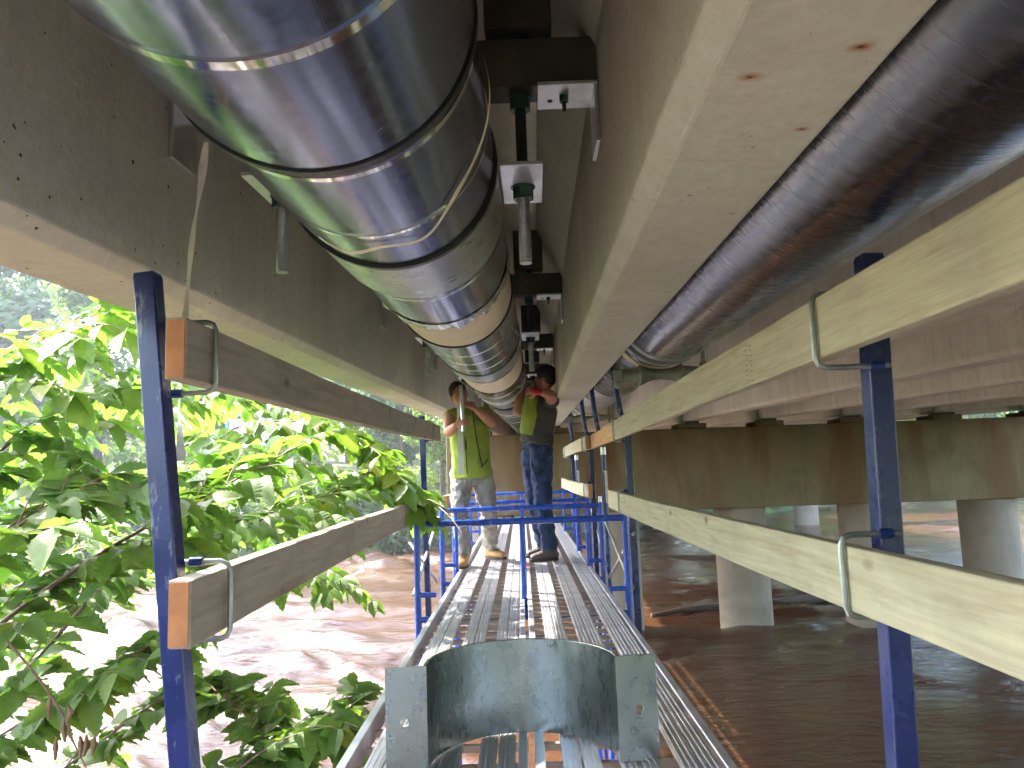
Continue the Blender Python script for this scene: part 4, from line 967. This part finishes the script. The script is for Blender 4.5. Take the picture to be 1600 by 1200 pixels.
for k, (mt, n) in enumerate((('leaf_far', 11000), ('leaf_far_yellow', 9000), ('leaf_far_blue', 11000), ('leaf_far', 9000))):
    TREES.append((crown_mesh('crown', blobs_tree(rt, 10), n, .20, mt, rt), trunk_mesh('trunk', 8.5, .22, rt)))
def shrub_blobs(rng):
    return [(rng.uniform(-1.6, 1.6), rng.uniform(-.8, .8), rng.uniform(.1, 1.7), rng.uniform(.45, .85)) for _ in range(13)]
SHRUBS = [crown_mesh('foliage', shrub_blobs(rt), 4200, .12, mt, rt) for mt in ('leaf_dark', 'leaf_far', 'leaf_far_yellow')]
def far_tree(x, y, z, h, k, label, grp):
    t = thing('tree', label, 'tree', (x, y, z), grp); cm, tm = TREES[k]; rz = rt.uniform(0, 6.28); s = h / 10
    for nm, me in (('crown', cm), ('trunk', tm)):
        o = bpy.data.objects.new(nm, me); C.objects.link(o); o.parent = t
    t.rotation_euler.z = rz; t.scale = (s, s, s); return t
FT = [(-12.5, 37, 1.0, 7.5, 1), (-6.5, 40, 1.2, 8.5, 2), (-17, 42, 1.2, 8.0, 0), (-9, 50, 1.8, 14, 2), (-23, 40, 1.2, 11, 3), (-33, 45, 1.5, 15, 2), (-38, 38, 1, 13, 0), (-29, 33, .6, 9, 1),
      (-1.5, 44, 1.5, 12, 0), (-14, 60, 2.2, 16, 2), (-2, 58, 2.2, 14, 3), (-46, 52, 2, 18, 0), (-50, 34, 1.2, 15, 3), (6, 56, 1.5, 12, 2), (-3.6, 33.5, 0.2, 5.0, 1)]
DL = ['bright yellow-green tree on the far bank under the upper left board', 'hazy blue-green tree on the far bank beside the left worker', 'mid green round tree on far bank left of the yellow one',
      'tall hazy tree rising behind the yellow-green tree', 'loose green tree on the far bank seen through the left leaves', 'tall hazy tree at the far left below the girder', 'tall green tree at the extreme left of the far bank',
      'yellow-green tree on the far bank behind the left branches', 'green tree on the far bank directly behind the left worker', 'tallest hazy tree far behind the far bank', 'loose green tree far behind the left worker', 'largest tree far off beyond the left edge',
      'broad tree on the left bank partly out of frame', 'hazy tree hidden behind the stained pier', 'small yellow-green tree at the water beside the left worker']
for (x, y, z, h, k), lb in zip(FT, DL): far_tree(x, y, z, h, k, lb, 'trees on the far bank')
SH = [(-14, 28.5, 1.3, 0), (-11, 29.3, 1.2, 0), (-8.3, 30.2, 1.25, 0), (-5.6, 31.2, 1.2, 0), (-3.2, 32.6, 1.1, 1), (-17.5, 27.2, 1.3, 1), (-9.8, 32, 1.5, 1), (-6.8, 33.5, 1.6, 1), (-21, 26, 1.4, 0), (-12.8, 32, 1.8, 2), (-1, 34.5, 1.2, 1), (-25, 25, 1.5, 1),
      (11, 46, 1.1, 1), (15.5, 49, 1.2, 1), (19, 51.5, 1.2, 2), (24, 55, 1.3, 1), (29, 58, 1.5, 1), (7, 43, 1.1, 0), (34, 62, 1.6, 1)]
SLn = ['dark shrub', 'green shrub', 'yellow-green shrub']
ORD = ['nearest', 'second', 'third', 'fourth', 'fifth', 'sixth', 'seventh', 'eighth', 'ninth', 'tenth', 'eleventh', 'farthest']
SL_ = sorted([q for q in SH if q[0] < 2], key=lambda q: -q[0]); SR_ = sorted([q for q in SH if q[0] > 2], key=lambda q: q[0])
for i, q in enumerate(SL_ + SR_):
    x, y, s, k = q; lf = x < 2; n_ = ORD[SL_.index(q)] if lf else ORD[SR_.index(q)]
    t = thing('bank_shrub', SLn[k] + (' on the far bank waterline, %s from the left worker going left' % n_ if lf else ' on the far bank right of the bridge, %s from the pier going right' % n_), 'shrub', (x, y, WZ - .1), 'shrubs on the far bank')
    o = bpy.data.objects.new('foliage', SHRUBS[k]); C.objects.link(o); o.parent = t; t.scale = (s, s, s); t.rotation_euler.z = rt.uniform(0, 6.28)
# the woods behind both banks read as one mass
rw = random.Random(41); wb = []
for k in range(150):
    x = -110 + 1.55 * k + rw.uniform(-2, 2); yb = 62 + .42 * (x + 20) if x > -20 else 62 - .2 * (x + 20) * -1
    low = 1.0 if not (-.66 < x / max(yb, 1) < -.44) else .55
    for q in range(3): wb.append((x + rw.uniform(-2, 2), yb + rw.uniform(0, 8), rw.uniform(0, 11) * low + 1.0, rw.uniform(2.0, 3.4)))
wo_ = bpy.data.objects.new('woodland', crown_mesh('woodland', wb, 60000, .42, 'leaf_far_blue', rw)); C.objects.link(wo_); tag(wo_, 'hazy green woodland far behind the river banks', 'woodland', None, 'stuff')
# trees on the right of the bridge, light and reflections in the water
for i, (x, y, h, k) in enumerate([(22, 53.5, 15, 0), (28, 58, 16, 2), (40, 66, 16, 3), (16.5, 50, 14, 3), (52, 74, 18, 0), (34, 61, 13, 1), (66, 84, 18, 2)]):
    far_tree(x, y, .6, h, k, ['green tree far right behind the pier columns', 'hazy tree far right beyond the mud bank', 'loose tree far right upstream', 'low tree behind the far pier', 'large tree far right upstream', 'yellow-green tree above the mud bank', 'tall hazy tree at the far right end of the bank'][i], 'trees on the right of the bridge')

# ------------------------------------------------------------------ hoarding on the far bank
sg = thing('roadside_sign', 'yellow and white sign in a blue frame behind the left leaves', 'sign', at(372, 700, 33))
def panel(x0, y0, x1, y1, d, mat, name, th=.06):
    a, b = at(x0, y1, d), at(x1, y0, d); m = MB(); m.span((a.x, d, a.z), (b.x, d + th, b.z)); return m.build(name, mat, sg)
panel(322, 598, 351, 612, 33, 'sign_white', 'upper_panel'); panel(322, 617, 351, 643, 33, 'sign_yellow', 'lower_panel'); panel(320, 612, 351, 617, 32.99, 'sign_blue', 'frame_rail'); panel(351, 596, 357, 650, 32.98, 'sign_blue', 'frame_post', .12)
for k, (x0, x1) in enumerate(((335, 337), (338.5, 340.5), (341.5, 343.5))): panel(x0, 623, x1, 626.5, 32.97, 'sign_ink', 'letter', .02)
panel(320, 650, 326, 720, 33, 'sign_blue', 'frame_post', .12); panel(351, 650, 357, 720, 33.01, 'sign_blue', 'frame_post', .12)
hs = thing('shed', 'pale blue shed with dark blue roof edge behind the left branches', 'shed', at(405, 700, 35))
a, b = at(358, 700, 35), at(420, 652, 35); m = MB(); m.span((a.x, 35, a.z), (b.x, 38, b.z)); m.build('wall', 'wall_pale_blue', hs)
a, b = at(354, 652, 35), at(424, 646, 35); m = MB(); m.span((a.x, 34.7, a.z), (b.x, 38.3, b.z)); m.build('roof', 'sign_blue', hs)
# driftwood and standing wave at the pier
m = MB(); p = smoothpath([(2.6, 15.9, WZ + .03), (3.6, 16.2, WZ + .1), (5.2, 16.6, WZ + .08), (7.0, 17.3, WZ + .04), (8.4, 17.7, WZ - .02)], 5); m.tube(p, [.04 + .05 * math.sin(math.pi * i / len(p)) for i in range(len(p))], 8); o = m.build('driftwood_log', 'bark', smooth=True, origin=p[0]); tag(o, 'dark driftwood log lying in the current by the pier columns', 'log')

# ------------------------------------------------------------------ summer haze over the river
m, nt_, b_ = newmat('haze_air'); nt_.nodes.remove(b_)
pv_ = nt_.nodes.new('ShaderNodeVolumePrincipled'); pv_.inputs['Color'].default_value = (0.86, 0.92, 1.0, 1); pv_.inputs['Density'].default_value = 0.0011; pv_.inputs['Anisotropy'].default_value = 0.2
nt_.links.new(pv_.outputs[0], nt_.nodes['Material Output'].inputs['Volume'])
hz = MB().span((-290, -150, -4.6), (290, 330, 30)).build('haze', 'haze_air'); hz['kind'] = 'stuff'; hz['label'] = 'thin summer haze over the river and far trees'; hz.display_type = 'WIRE'
S.cycles.volume_bounces = 0
